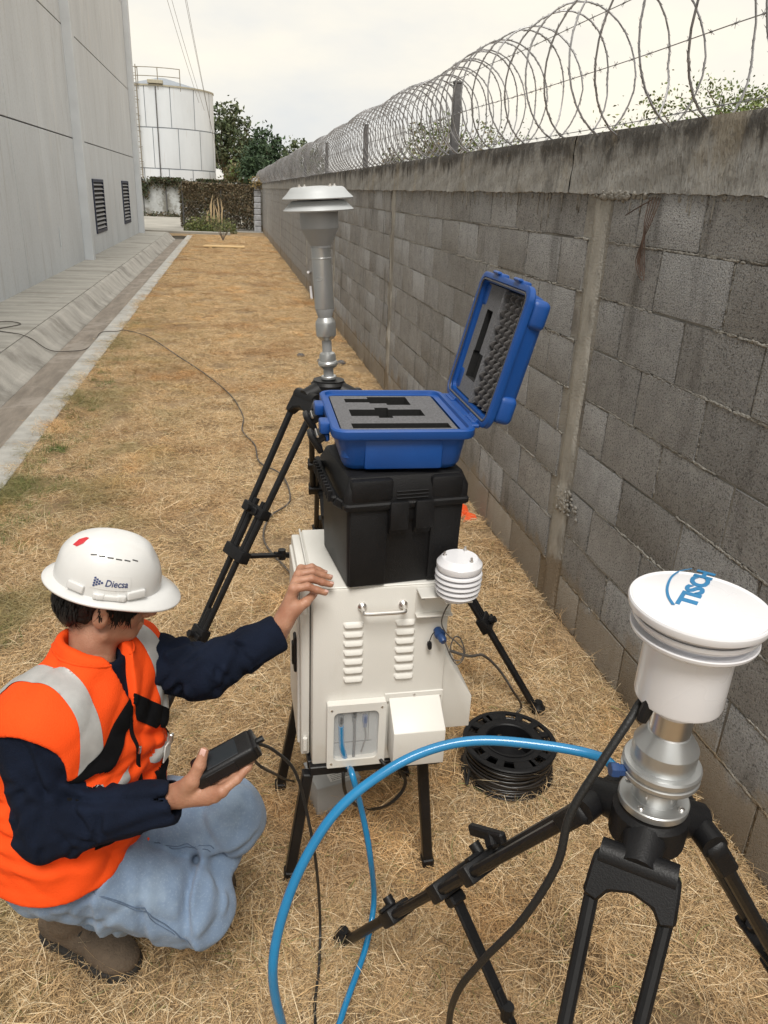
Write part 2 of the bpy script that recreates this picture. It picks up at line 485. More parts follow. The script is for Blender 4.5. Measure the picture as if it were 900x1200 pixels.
# scatter points: even random cover inside the yard, denser close by
def scatter(x0, x1, y0, y1, dens):
    n = int((x1 - x0) * (y1 - y0) * dens)
    return np.stack([rng.uniform(x0, x1, n), rng.uniform(y0, y1, n), np.zeros(n)], 1)
pts = np.concatenate([scatter(-1.36, 1.33, -.4, 3.2, 150), scatter(-1.36, 1.33, 3.2, 7, 95), scatter(-1.36, 1.33, 7, 14, 85), scatter(-1.36, 1.33, 14, 31.5, 60)])
edge = np.concatenate([scatter(-1.42, -1.33, 0, 14, 90)])
pts = np.concatenate([pts, edge])
bare = (np.sin(pts[:, 0] * 2.3 + 1) * np.sin(pts[:, 1] * 1.7 + .4) > .80) & (rng.random(len(pts)) < .5)
pts = pts[~bare]
me = bpy.data.meshes.new("dry_grass"); me.from_pydata(pts.tolist(), [], [])
grass = bpy.data.objects.new("dry_grass", me); COL.objects.link(grass)
setp(grass, 'short straw coloured dry grass covering the strip beside the block wall', 'grass', kind='stuff')
ng = bpy.data.node_groups.new("scatter_straw", 'GeometryNodeTree')
ng.interface.new_socket(name="Geometry", in_out='INPUT', socket_type='NodeSocketGeometry')
ng.interface.new_socket(name="Geometry", in_out='OUTPUT', socket_type='NodeSocketGeometry')
gi, go = ng.nodes.new("NodeGroupInput"), ng.nodes.new("NodeGroupOutput")
ci = ng.nodes.new("GeometryNodeCollectionInfo"); ci.inputs["Collection"].default_value = clumps
ci.inputs["Separate Children"].default_value = True; ci.inputs["Reset Children"].default_value = True
ip = ng.nodes.new("GeometryNodeInstanceOnPoints"); ip.inputs["Pick Instance"].default_value = True
rv = ng.nodes.new("FunctionNodeRandomValue"); rv.data_type = 'FLOAT_VECTOR'
rv.inputs["Min"].default_value = (-.08, -.08, 0); rv.inputs["Max"].default_value = (.08, .08, 6.283)
rs = ng.nodes.new("FunctionNodeRandomValue"); rs.data_type = 'FLOAT'
rs.inputs[2].default_value = .75; rs.inputs[3].default_value = 1.25
ri = ng.nodes.new("FunctionNodeRandomValue"); ri.data_type = 'INT'; ri.inputs[4].default_value = 0; ri.inputs[5].default_value = 7
K = ng.links
K.new(gi.outputs[0], ip.inputs["Points"]); K.new(ci.outputs[0], ip.inputs["Instance"])
K.new(rv.outputs["Value"], ip.inputs["Rotation"]); K.new(rs.outputs[1], ip.inputs["Scale"]); K.new(ri.outputs[2], ip.inputs["Instance Index"])
K.new(ip.outputs[0], go.inputs[0])
md = grass.modifiers.new("scatter", 'NODES'); md.node_group = ng

# green tufts that survive along the kerb
V_, F_, C_ = [], [], []; o_ = 0
for k in range(150):
    cx_ = -1.36 + abs(rng.normal(0, .20)); cy_ = rng.uniform(1.5, 12) if k > 60 else rng.normal(4.6, .7)
    V, F, C = strands(34, .05, .02, .08, .0012, .0032, .01, .03, .8)
    V = V + np.array([cx_, cy_, 0]); C[:, :3] = np.array([.10, .15, .04]) * rng.uniform(.7, 1.7, (len(C), 1))
    V_.append(V); F_.append(F + o_); C_.append(C); o_ += len(V)
gt = np_mesh("green_grass", np.concatenate(V_), np.concatenate(F_), mg); setp(gt, 'sparse green grass tufts growing along the concrete kerb', 'grass', kind='stuff')
ca = gt.data.color_attributes.new("tint", 'FLOAT_COLOR', 'POINT'); ca.data.foreach_set('color', np.concatenate(C_).astype(np.float32).ravel())

# ------------------------------------------------------------------ block wall
WX = 1.37
m_block = M("grey_block", (.37, .37, .37), rough=.95, var=.14, scale=14, bump=1.0, bscale=190, world_pos=True, detail=9, objvar=.12, spec=.15)
mask_mix(m_block, (.25, .24, .225), 1.6, .50, .70, strength=.45, stretch=(1, .8, .8))
mask_mix(m_block, (.10, .095, .09), 2.4, .54, .68, strength=.5, stretch=(1, 2.2, .5), seed=2)
mask_mix(m_block, (.46, .45, .43), 170, .54, .62, strength=.55)
mask_mix(m_block, (.07, .07, .07), 150, .52, .62, strength=.7, seed=3)
mask_mix(m_block, (.36, .345, .32), 7.0, .62, .70, strength=.45, stretch=(1, 2.5, .35), seed=9)
mask_mix(m_block, (.33, .275, .205), 5.0, .42, .62, .40, .05, strength=.7)
m_mortar = M("mortar", (.36, .345, .315), rough=.97, var=.25, scale=12, bump=1.0, bscale=120, world_pos=True, detail=8, spec=.15)
mask_mix(m_mortar, (.15, .14, .13), 3.0, .50, .62, strength=.7)
mask_mix(m_mortar, (.24, .185, .12), 5.0, .42, .62, .46, .05, strength=.85)
m_beam = M("beam_concrete", (.35, .345, .33), rough=.95, var=.22, scale=5, bump=.9, bscale=60, world_pos=True, detail=9, stretch=(1, 1.6, .6), spec=.15)
mask_mix(m_beam, (.07, .065, .06), 3.2, .46, .74, 1.74, 1.965, stretch=(1, 3.2, .8), strength=.9)
mask_mix(m_beam, (.10, .095, .085), 9, .54, .66, strength=.5, stretch=(1, 1.5, .5), seed=8)
mask_mix(m_beam, (.36, .315, .24), 2.2, .54, .66, strength=.55, stretch=(1, 1.2, .6), seed=5)
mask_mix(m_beam, (.42, .40, .36), 28, .54, .66, strength=.4, seed=3)
mask_mix(m_beam, (.13, .12, .11), 45, .54, .64, strength=.45, seed=6)
m_col = M("column_concrete", (.42, .405, .37), rough=.95, var=.2, scale=9, bump=.9, bscale=90, world_pos=True, detail=9, stretch=(1, 2, 1), spec=.15)
mask_mix(m_col, (.46, .44, .40), 35, .54, .64, strength=.4, seed=3)
mask_mix(m_col, (.17, .155, .135), 4.0, .50, .64, strength=.6, stretch=(1, 1, .5))
mask_mix(m_col, (.23, .175, .115), 5.0, .42, .62, .46, .05, strength=.8)

wall = root("block_wall", (WX + .07, 3.0, 0), 'long wall of grey concrete blocks with concrete columns and a stained top beam', 'wall')
wo = origin_of(wall)
Y0, Y1 = -1.1, 38.6
PIT = 3.975; colc = [2.875 + PIT * k for k in range(-1, 9)]
b = B(); b.box((WX + .0772, (Y0 + Y1) / 2, .87), (.146, Y1 - Y0, 1.74)); b.build("mortar_bed", m_mortar, wall)
def block_mesh(w):
    bb = bmesh.new(); bmesh.ops.create_cube(bb, size=1.0)
    for v in bb.verts: v.co = Vector((v.co.x * .02, v.co.y * w, v.co.z * .187))
    ed = [e for e in bb.edges if all(v.co.x < 0 for v in e.verts)]
    bmesh.ops.bevel(bb, geom=ed, offset=.003, segments=2, profile=.6, affect='EDGES')
    for v in bb.verts: v.co += Vector((random.uniform(-.0012, .0012), random.uniform(-.0018, .0018), random.uniform(-.0018, .0018)))
    me_ = bpy.data.meshes.new("block"); bb.to_mesh(me_); bb.free()
    me_.polygons.foreach_set('use_smooth', [True] * len(me_.polygons)); me_.set_sharp_from_angle(angle=rad(40))
    return me_
bm_full = [block_mesh(.382) for k in range(5)]; bm_cache = {}
rows = [0.195 * 0 + .1965 * k for k in range(9)]           # bottoms of the nine courses
blocks = []                                                 # (y centre, width, z centre)
bays = [(colc[i] + .088, colc[i + 1] - .088) for i in range(len(colc) - 1)] + [(Y0 - .0, colc[0] - .088)] * (colc[0] - .088 > Y0 + .1)
for (a, c) in bays:
    for r in range(9):
        z = rows[r] + .0985
        yy = c - (.195 if r % 2 == 1 else 0.) ; 
        # start with a half block at the far column on odd courses
        start = c
        first = True
        while start > a + .05:
            w = .394
            if first and r % 2 == 0: w = .205
            first = False
            lo = max(a, start - w)
            if start - lo > .045: blocks.append(((start + lo) / 2, start - lo - .011, z))
            start = lo
# courses counted from the near side of each bay so that half blocks butt the column as in the photo
blocks = [((a_ + c_) - yb if False else yb, wb, zb) for (yb, wb, zb) in blocks for (a_, c_) in [(0, 0)]]
blocks.sort(key=lambda t: abs(t[0] - 1.6))
far_b = B(); cnt = 0
for (yb, wb, zb) in blocks:
    hb = .187
    if zb > 1.6: pass
    if cnt < 297:
        if wb > .375: me_ = random.choice(bm_full)
        else:
            kx = round(wb, 2)
            if kx not in bm_cache: bm_cache[kx] = block_mesh(wb)
            me_ = bm_cache[kx]
        o = link("block", me_, m_block, wall, Vector((WX + .0085 + random.uniform(-.0016, .0016), yb, zb)) - wo)
        o.rotation_euler = (random.uniform(-.003, .003), 0, random.uniform(-.0035, .0035)); cnt += 1
    else:
        far_b.box((WX + .008, yb, zb), (.018, wb, hb), None)
setp(far_b.build("distant_blocks", m_block, wall, smooth=0), kind='stuff')
# columns
for yc in colc:
    if yc < Y0: continue
    n1, n2 = 6, 60
    V, F = [], []
    for j in range(n2 + 1):
        zz = 1.745 * j / n2
        ed = .078 + .006 * math.sin(zz * 17 + yc) + random.uniform(-.003, .003) + (.012 if zz < .5 else 0)
        for i in range(n1 + 1):
            t = i / n1 * 2 - 1
            V.append((WX - .004 + random.uniform(-.001, .001) + (.012 if abs(t) == 1 else 0) + (-.006 if .47 < zz < .56 else 0) + .02 * (abs(t) > .99), yc + t * ed, zz))
    for j in range(n2):
        for i in range(n1):
            k = j * (n1 + 1) + i; F.append((k, k + n1 + 1, k + n1 + 2, k + 1))
    np_mesh("column", V, F, m_col, wall, smooth=True)
# cap beam, cast in lengths
yb = Y0; sgi = 0
while yb < Y1:
    y2 = min(Y1, yb + random.choice([1.15, 1.2, 2.3, .78]))
    near = yb < 9; res = .02 if near else .12
    ny = max(2, int((y2 - yb) / res)); nz = 10 if near else 4
    off = random.uniform(-.003, .002)
    V, F = [], []
    prof_top = [(0, 1.0)]
    for i in range(ny + 1):
        yy = yb + (y2 - yb + .0005) * i / ny
        rag = .004 * math.sin(yy * 11) * math.sin(yy * 5 + 2) + random.uniform(-.003, .003)
        for j in range(nz + 1):
            t = j / nz; zz = 1.738 + rag * (1 - t) + (1.948 - 1.738) * t
            xx = WX - .008 + off + .003 * math.sin(yy * 9 + zz * 40) * math.sin(zz * 23 + yy * 3) + random.uniform(-.0012, .0012) - (.005 * (1 - t) ** 4) + (.006 if t > .95 else 0)
            V.append((xx, yy, zz))
        V.append((WX + .16, yy, 1.950)); V.append((WX + .16, yy, 1.73)); V.append((WX + .02, yy, 1.735))
    st = nz + 4
    for i in range(ny):
        for j in range(st):
            a_, c_ = i * st + j, i * st + (j + 1) % st
            F.append((a_, a_ + st, c_ + st, c_))
    V = np.array(V)
    o = np_mesh("beam_section", V, F, m_beam, wall, smooth=True)
    o.data.set_sharp_from_angle(angle=rad(50))
    yb = y2; sgi += 1
# mortar squeezed out of the joints and drips under the beam
b = B(); ico = bmesh.new(); bmesh.ops.create_icosphere(ico, subdivisions=1, radius=1.0)
IV = [v.co.copy() for v in ico.verts]; IF = [[v.index for v in f.verts] for f in ico.faces]; ico.free()
bv, bf = [], []
def blob(x, y, z, sx, sy, sz):
    k = len(bv); j = [random.uniform(.7, 1.3) for _ in IV]
    bv.extend([(x + v.x * sx * q, y + v.y * sy * q, z + v.z * sz * q) for v, q in zip(IV, j)]); bf.extend([[i + k for i in f] for f in IF])
for _ in range(9000):
    yy = 1.0 + 8.5 * random.random() ** 1.5; r = random.randint(1, 8)
    if any(abs(yy - c) < .09 for c in colc): continue
    if math.sin(yy * 4 + r * 2.1) < -.75: continue
    blob(WX + .001, yy, rows[r] + random.uniform(-.003, .003), random.uniform(.002, .005), random.uniform(.006, .022), random.uniform(.003, .0055))
for (yb_, wb, zb) in blocks[:260]:
    if random.random() < .7:
        for _ in range(9): blob(WX + .002, yb_ + wb / 2 + .005, zb + random.uniform(-.085, .085), .003, .0035, random.uniform(.006, .018))
for _ in range(190):
    yy = 1.0 + 9 * random.random() ** 1.4
    l = random.choice([.01, .012, .015, .02, .045])
    if random.random() < .15: l = random.uniform(.05, .10)
    blob(WX - .001, yy, 1.738 - l * .6, .004, random.uniform(.003, .006) if l > .03 else random.uniform(.006, .02), l)
for _ in range(160): blob(WX - .006, 2.79 + random.gauss(0, .07), 1.735 + random.uniform(-.012, .01), .008, random.uniform(.008, .02), random.uniform(.006, .012))
for _ in range(60): blob(WX - .006, 2.84 + random.gauss(0, .05), .52 + random.gauss(0, .025), .006, random.uniform(.006, .016), random.uniform(.006, .012))
b.bm.free()
o = np_mesh("mortar_residue", bv, bf, m_mortar, wall, smooth=True); setp(o, kind='stuff')
# back face
b = B(); b.box((WX + .155, (Y0 + Y1) / 2, .87), (.012, Y1 - Y0, 1.738)); b.build("rear_render", m_col, wall)

# ------------------------------------------------------------------ razor wire fence on the wall
m_galv = M("galvanised", (.30, .30, .31), rough=.5, metal=.5, var=.3, scale=30)
m_post = M("post_steel", (.13, .13, .135), rough=.6, metal=.4, var=.25, scale=12, bump=.2)
rz = root("razor_wire_fence", (1.45, 3.0, 1.95), 'coil of razor wire on grey steel posts along the top of the block wall', 'razor wire')
for k in range(-1, 10):
    yp = 5.34 + 3.57 * k
    if yp > 38: break
    b = B(); b.box((1.45, yp, 2.16), (.05, .05, .42), None, .004); b.box((1.45, yp, 2.375), (.056, .056, .012), None, .002)
    b.build("post", m_post, rz)
cz = 2.205; turns = []
yy = 1.0; ph = 0.; pts_c = []; rngc = random.Random(3)
# concertina coil: overlapping loops clipped together, so the pitch breathes along the fence
while yy < 38.3:
    local = (.27 if yy < 3.2 else max(.12, .27 - (yy - 3.2) * .07)) + .03 * math.sin(yy * 3.7)
    n = 30 if yy < 16 else 14
    rr = .272 + .012 * math.sin(yy * 3.1) + .01 * math.sin(yy * .9)
    tilt = .10 * (1 if int(ph) % 2 else -1)
    for k in range(n):
        a = 2 * math.pi * k / n
        pts_c.append(Vector((1.45 + rr * .82 * math.cos(a), yy + local * k / n + tilt * .5 * math.sin(a) * (1 + .2 * math.sin(ph * 3)), cz - .005 + rr * math.sin(a))))
    yy += local; ph += 1
b = B(); b.tube(pts_c, .0037, 5); b.build("coil_wire", m_galv, rz, smooth=60)
bv, bf = [], []
def barb(p, t, s=.03):
    t = t.normalized(); n_ = t.orthogonal().normalized(); n_.rotate(Matrix.Rotation(random.uniform(0, 6.28), 3, t))
    k = len(bv)
    bv.extend([p - t * s * .5 + n_ * .007, p - t * s * .15, p - n_ * .001, p + t * s * .5 + n_ * .007, p + t * s * .15, p + n_ * .004,
               p - t * s * .5 - n_ * .007, p + t * s * .5 - n_ * .007])
    bf.extend([(k, k + 1, k + 5), (k + 3, k + 5, k + 4), (k + 6, k + 2, k + 1), (k + 7, k + 4, k + 2)])
for P_ in (pts_c,):
    for i in range(1, len(P_) - 1):
        if P_[i].y < 16:
            q = 2 if P_[i].y < 7 else 1
            for s_ in range(q): 
                if i % 2 or q > 1: barb(P_[i].lerp(P_[i + 1], s_ / q), P_[i + 1] - P_[i], .034)
o = np_mesh("barb", [tuple(v) for v in bv], bf, m_galv, rz); setp(o, kind='stuff')
for zz, xx in ((2.19, 1.425), (2.385, 1.425), (1.985, 1.43)):
    b = B(); pts_ = []
    yp = .8
    while yp < 38.2:
        pts_.append(Vector((xx + .004 * math.sin(yp * 5), yp, zz - .012 * math.sin((yp - 5.34) / 3.57 * math.pi) ** 2))); yp += .25
    b.tube(pts_, .0018, 4)
    bv, bf = [], []
    for i in range(len(pts_) - 1):
        if pts_[i].y < 12:
            for s_ in (0, .5):
                p = pts_[i].lerp(pts_[i + 1], s_); 
                for q in range(3):
                    d = Vector((random.uniform(-1, 1), random.uniform(-.6, .6), random.uniform(-1, 1))).normalized() * .013
                    b.tube([p - d, p + d], [.0009, .0009], 3)
                b.tube([p - Vector((0, .006, 0)), p + Vector((0, .006, 0))], .0032, 5)
    b.build("barbed_strand", m_galv, rz, smooth=60)

# ------------------------------------------------------------------ grey warehouse
BX = -3.134
m_panel = M("panel_concrete", (.60, .63, .66), rough=.85, var=.09, scale=1.2, bump=.35, bscale=160, world_pos=True, detail=10, stretch=(1, 1, .35), objvar=.03, spec=.25)
mask_mix(m_panel, (.43, .43, .42), 3.0, .54, .68, strength=.4, stretch=(1, 2.2, .25))
mask_mix(m_panel, (.44, .445, .45), 22, .50, .66, strength=.35, seed=11)
mask_mix(m_panel, (.70, .70, .70), 40, .54, .66, strength=.35, seed=12)
mask_mix(m_panel, (.66, .66, .65), 2.0, .56, .68, strength=.4, stretch=(1, 1.6, .4), seed=6)
m_joint = M("joint_dark", (.10, .10, .105), rough=.9)
m_pil = M("pilaster_concrete", (.62, .65, .68), rough=.85, var=.06, scale=2, bump=.3, bscale=120, world_pos=True, spec=.25)
m_lou = M("louvre_navy", (.035, .045, .085), rough=.45, var=.2, metal=.3)
m_void = M("vent_dark", (.012, .012, .014), rough=.9)
wh = root("warehouse", (-6, 12, 0), 'tall grey concrete panel warehouse with louvred wall vents on the left', 'building')
TOPZ = 9.3
ys = [-5.2, -3.0, 2.4, 7.85, 13.32, 18.55, 24.1, 29.55]
vents = [(20.35, 21.99, .56, 1.77), (25.75, 27.31, .56, 1.77)]
b = B()
b.box((BX - .03 - 7.5, 12.2, TOPZ / 2), (15.0, 34.8, TOPZ)); b.build("core", m_joint, wh, smooth=0)
zr = [0.0, 2.52, 4.55, 6.95, TOPZ + .05]
for i in range(len(ys) - 1):
    for j in range(len(zr) - 1):
        y0, y1, z0, z1 = ys[i] + .011, ys[i + 1] - .011, zr[j] + (.011 if j else 0), zr[j + 1] - .011
        hole = [v for v in vents if j == 0 and v[0] > y0 and v[1] < y1]
        b = B()
        if hole:
            v = hole[0]
            for (a, c, d, e) in ((y0, v[0], z0, z1), (v[1], y1, z0, z1), (v[0], v[1], z0, v[2]), (v[0], v[1], v[3], z1)):
                b.box((BX - .014, (a + c) / 2, (d + e) / 2), (.028, c - a, e - d))
            bmesh.ops.remove_doubles(b.bm, verts=b.bm.verts[:], dist=.0005)
        else:
            b.box((BX - .014, (y0 + y1) / 2, (z0 + z1) / 2), (.028, y1 - y0, z1 - z0), None, .004)
        b.build("wall_panel", m_panel, wh, smooth=0, recalc=not hole)
for yp in (-3.2, 7.75, 18.60, 29.68):
    b = B(); b.box((BX + .085, yp, TOPZ / 2 + .05), (.19, .26, TOPZ), None, .012); b.build("pilaster", m_pil, wh)
for (y0, y1, z0, z1) in vents:
    b = B()
    fw = .07
    b.box((BX + .004, (y0 + y1) / 2, z1 - fw / 2), (.05, y1 - y0, fw), None, .004); b.box((BX + .004, (y0 + y1) / 2, z0 + fw / 2), (.05, y1 - y0, fw), None, .004)
    b.box((BX + .004, y0 + fw / 2, (z0 + z1) / 2), (.048, fw, z1 - z0 - 2 * fw)); b.box((BX + .004, y1 - fw / 2, (z0 + z1) / 2), (.048, fw, z1 - z0 - 2 * fw))
    fr = b.build("vent", m_lou, wh)
    b = B(); b.box((BX - .02, (y0 + y1) / 2, (z0 + z1) / 2), (.012, y1 - y0 - .01, z1 - z0 - .01)); b.build("vent_backing", m_void, fr)
    for k in range(11):
        zz = z0 + fw + (z1 - z0 - 2 * fw) * (k + .5) / 11
        b = B(); b.box((BX + .006, (y0 + y1) / 2, zz), (.062, y1 - y0 - 2 * fw, .006), Matrix.Rotation(rad(38), 3, 'Y')); b.build("slat", m_pil if False else m_galv, fr)
b = B(); b.tube([(BX + .015, 16.0, .55), (BX + .015, 16.0, .9)], .01, 6); b.build("conduit", m_pil, wh)

# ------------------------------------------------------------------ storage tank
m_tank = M("tank_white", (.70, .74, .78), rough=.55, var=.07, scale=.8, stretch=(1, 1, .3), objvar=.05, world_pos=True)
mask_mix(m_tank, (.50, .45, .38), 1.4, .62, .74, strength=.3, stretch=(2, 2, .2))
mask_mix(m_tank, (.38, .27, .18), 3.0, .62, .72, strength=.45, stretch=(2.5, 2.5, .12), seed=4)
m_seam = M("tank_seam", (.27, .30, .34), rough=.7)
m_rail = M("rail_steel", (.30, .27, .22), rough=.6, metal=.3)
m_yel = M("rail_yellow", (.42, .39, .30), rough=.6)
TC, TR = Vector((-3.98, 57.2, 0)), 3.18
tk = root("storage_tank", TC, 'big white cylindrical storage tank of bolted plates with a ladder and top railing', 'tank')
b = B(); b.lathe([(TR - .03, 0), (TR - .03, 7.22)], TC, None, 64); b.lathe([(TR - .02, 7.23), (.3, 7.95)], TC, None, 48); b.build("shell", m_seam, tk)
for j, (z0, z1) in enumerate(((.05, 2.62), (2.68, 4.92), (4.98, 7.22))):
    for i in range(13):
        a0 = 2 * math.pi * (i + (.0, .45, .2)[j]) / 13; a1 = a0 + 2 * math.pi / 13 - .014
        V, F = [], []; n = 6
        for k in range(n + 1):
            a = a0 + (a1 - a0) * k / n
            for (r, z) in ((TR - .04, z0), (TR, z0), (TR, z1), (TR - .04, z1)): V.append((TC.x + r * math.cos(a), TC.y + r * math.sin(a), z))
        for k in range(n):
            for q in range(4): F.append((k * 4 + q, k * 4 + 4 + q, k * 4 + 4 + (q + 1) % 4, k * 4 + (q + 1) % 4))
        np_mesh("plate", V, F, m_tank, tk)
def tpt(a, r, z): return Vector((TC.x + r * math.sin(a), TC.y - r * math.cos(a), z))
b = B(); b.lathe([(TR + .01, 7.20), (TR + .05, 7.20), (TR + .05, 7.28), (TR + .01, 7.28)], TC, None, 64, cap0=False, cap1=False); b.build("rim", m_yel, tk)
rl = B()
for zz in (7.72, 8.18): rl.tube([tpt(a, TR - .02, zz) for a in np.linspace(-.78, .42, 24)], .022, 6)
rl.build("railing", m_rail, tk)
for a in (-.78, -.38, .0, .42):
    b = B(); b.tube([tpt(a, TR - .02, 7.0), tpt(a, TR - .02, 8.2)], .028, 6); b.build("railing_post", m_rail, tk)
b = B(); b.tube([tpt(-.05, TR + .10, 7.1), tpt(-.05, TR + .10, .2)], .035, 8); b.tube([tpt(-.05, TR + .10, 7.1), tpt(-.05, TR - .4, 7.35)], .035, 8); b.build("drop_pipe", m_post, tk)
b = B(); b.box(tpt(-.05, TR - .1, 7.42), (.9, .5, .2), None, .02); b.build("hatch", m_yel, tk)
la = -.47
for s_ in (-.25, .25):
    b = B(); p0 = tpt(la, TR + .18, .4) + Vector((s_, 0, 0)); b.tube([p0, p0 + Vector((0, 0, 7.9))], .03, 6); b.build("ladder_rail", m_rail, tk)
for k in range(24):
    b = B(); p0 = tpt(la, TR + .18, .7 + k * .31); b.tube([p0 - Vector((.25, 0, 0)), p0 + Vector((.25, 0, 0))], .016, 5); b.build("rung", m_rail, tk)
for k in range(7):
    b = B(); p0 = tpt(la, TR + .18, 3.0 + k * .85)
    b.tube([p0 + Vector((.34 * math.cos(t), -.62 * math.sin(t), 0)) for t in np.linspace(0, math.pi, 12)], .02, 4); b.build("cage_hoop", m_rail, tk)
for t in (.5, 1.05, 1.57, 2.1, 2.6):
    b = B(); p0 = tpt(la, TR + .18, 3.0) + Vector((.34 * math.cos(t), -.62 * math.sin(t), 0)); b.tube([p0, p0 + Vector((0, 0, 5.1))], .014, 4); b.build("cage_bar", m_rail, tk)

# ------------------------------------------------------------------ vegetation
def leaf_mat(name, cols, rough=.6):
    m, nt, N, L, P = nodes_of(name)
    a = N.new("ShaderNodeAttribute"); a.attribute_name = "tint"; L.new(a.outputs["Color"], P.inputs["Base Color"])
    P.inputs["Roughness"].default_value = rough; P.inputs["Specular IOR Level"].default_value = .3
    P.inputs["Subsurface Weight"].default_value = 0.0
    return m
m_leaf = leaf_mat("leaves", None)
m_bark = M("bark", (.15, .115, .085), rough=.95, var=.3, scale=12, bump=.8, bscale=40)
def leaves(name, centers, size, pal, parent, spread=None, kind=None):
    """one small folded leaf per centre"""
    n = len(centers)
    d = rng.normal(0, 1, (n, 3)); d /= np.linalg.norm(d, axis=1)[:, None]
    e = np.cross(d, rng.normal(0, 1, (n, 3))); e /= np.linalg.norm(e, axis=1)[:, None]
    s = size * rng.uniform(.6, 1.3, (n, 1))
    up = np.cross(d, e)
    V = np.stack([centers - d * s * .6, centers + e * s * .3 + up * s * .08, centers + d * s * .6, centers - e * s * .3 + up * s * .08], 1).reshape(-1, 3)
    F = np.arange(n * 4).reshape(-1, 4)
    og = origin_of(parent)
    pal = np.array(pal); c = pal[rng.integers(0, len(pal), n)] * rng.uniform(.75, 1.25, (n, 1))
    C = np.repeat(np.concatenate([c, np.ones((n, 1))], 1), 4, 0).astype(np.float32)
    o = np_mesh(name, V, F, m_leaf, parent)
    ca = o.data.color_attributes.new("tint", 'FLOAT_COLOR', 'POINT'); ca.data.foreach_set('color', C.ravel())
    if kind: o['kind'] = kind
    return o
def tree(name, label, base, h, crown, pal, leaf=.12, n=5200, trunk_r=.12, group=None, cat='tree', tips=70, up=.35, clump=.34):
    """trunk with branching limbs; leaf clumps sit on the branch tips. crown = (cx,cy,cz, rx,ry,rz) relative to base"""
    r = root(name, base, label, cat, group); bs = Vector(base); rg = random.Random(int(h * 100) + int(abs(base[1]) * 7))
    cc = bs + Vector(crown[:3]); cr_ = Vector(crown[3:])
    b = B(); fork = bs + Vector((rg.uniform(-.1, .1), rg.uniform(-.1, .1), max(.25, crown[2] - crown[5] * .8)))
    b.tube(catmull([bs - Vector((0, 0, .1)), (bs + fork) / 2 + Vector((rg.uniform(-.06, .06), 0, 0)), fork], 4), [trunk_r * (1 - .4 * k / 8) for k in range(9)], 8)
    cents = []
    for k in range(tips):
        while True:
            p = Vector((rg.uniform(-1, 1), rg.uniform(-1, 1), rg.uniform(-1, 1)))
            if .35 < p.length < 1: break
        tip = cc + Vector((p.x * cr_.x, p.y * cr_.y, p.z * cr_.z))
        mid = fork.lerp(tip, .5) + Vector((rg.uniform(-.15, .15), rg.uniform(-.15, .15), rg.uniform(0, .3) * up)) * cr_.x
        b.tube(catmull([fork, mid, tip], 4), [trunk_r * .35 * (1 - .85 * q / 8) for q in range(9)], 5)
        w = rg.uniform(.5, 1.3)
        cents.append((tip, w)); cents.append((mid.lerp(tip, .5), w * .6))
    b.build("trunk", m_bark, r, smooth=60)
    W = np.array([w for _, w in cents]); W /= W.sum()
    T = np.array([tuple(t) for t, _ in cents]); ii = rng.choice(len(T), n, p=W)
    sg = clump * np.array([cr_.x, cr_.y, cr_.z]) * .55
    P = T[ii] + rng.normal(0, 1, (n, 3)) * sg * rng.uniform(.3, 1, (n, 1))
    P[:, 2] = np.maximum(P[:, 2], bs.z + .1)
    leaves("crown", P, leaf, pal, r, kind='stuff')
    return r
G1 = [(.075, .10, .05), (.10, .13, .06), (.06, .08, .045), (.13, .145, .08)]  # tree greens lightened, distance haze painted into the leaf colours
G2 = [(.05, .085, .045), (.065, .105, .05), (.04, .065, .035)]
G3 = [(.12, .17, .05), (.17, .22, .07), (.09, .13, .04), (.22, .25, .10)]
GO = [(.13, .12, .06), (.09, .10, .05), (.17, .14, .07)]
tree("broadleaf_tree", 'tall loose dark tree just right of the white tank', (-.3, 64, 0), 8.4, (.6, 0, 4.8, 2.1, 2.0, 2.6), G1, .30, 3400, .17, 'trees beyond the far end', clump=.26, tips=60)
tree("evergreen_tree", 'dense dark green tree in the middle of the far tree line', (2.2, 50, 0), 5.2, (-.1, 0, 3.2, 1.45, 1.3, 1.55), G2, .22, 5200, .13, 'trees beyond the far end', clump=.42, tips=70)
tree("broadleaf_tree", 'thin leaved tree rising over the far end of the wall', (4.3, 48, 0), 4.9, (0, 0, 3.1, 1.25, 1.2, 1.35), G1, .20, 2600, .12, 'trees beyond the far end', clump=.3, tips=50)
tree("broadleaf_tree", 'yellowish green bushy tree low beside the tank', (.9, 56, 0), 3.6, (0, 0, 2.3, 1.5, 1.2, 1.1), GO + G3[:1], .2, 2600, .1, 'trees beyond the far end', clump=.4, tips=50)
tree("broadleaf_tree", 'bright green tree top showing through the razor wire at the right edge', (7.4, 10.5, 0), 3.5, (-.4, 0, 2.35, 2.0, 1.6, 1.0), G3, .05, 18000, .1, 'trees behind the block wall', clump=.26, tips=110)
tree("broadleaf_tree", 'pale tree top behind the razor wire near the second post', (3.9, 14, 0), 3.2, (.2, 0, 1.95, 1.3, 1.2, 1.0), G3 + GO, .05, 8000, .08, 'trees behind the block wall', clump=.24, tips=90)
tree("broadleaf_tree", 'olive tree crown behind the first steel post of the wire', (5.3, 21, 0), 3.4, (0, 0, 2.4, 1.4, 1.2, 1.0), GO + G3[2:3], .10, 3800, .09, 'trees behind the block wall', clump=.28, tips=80)

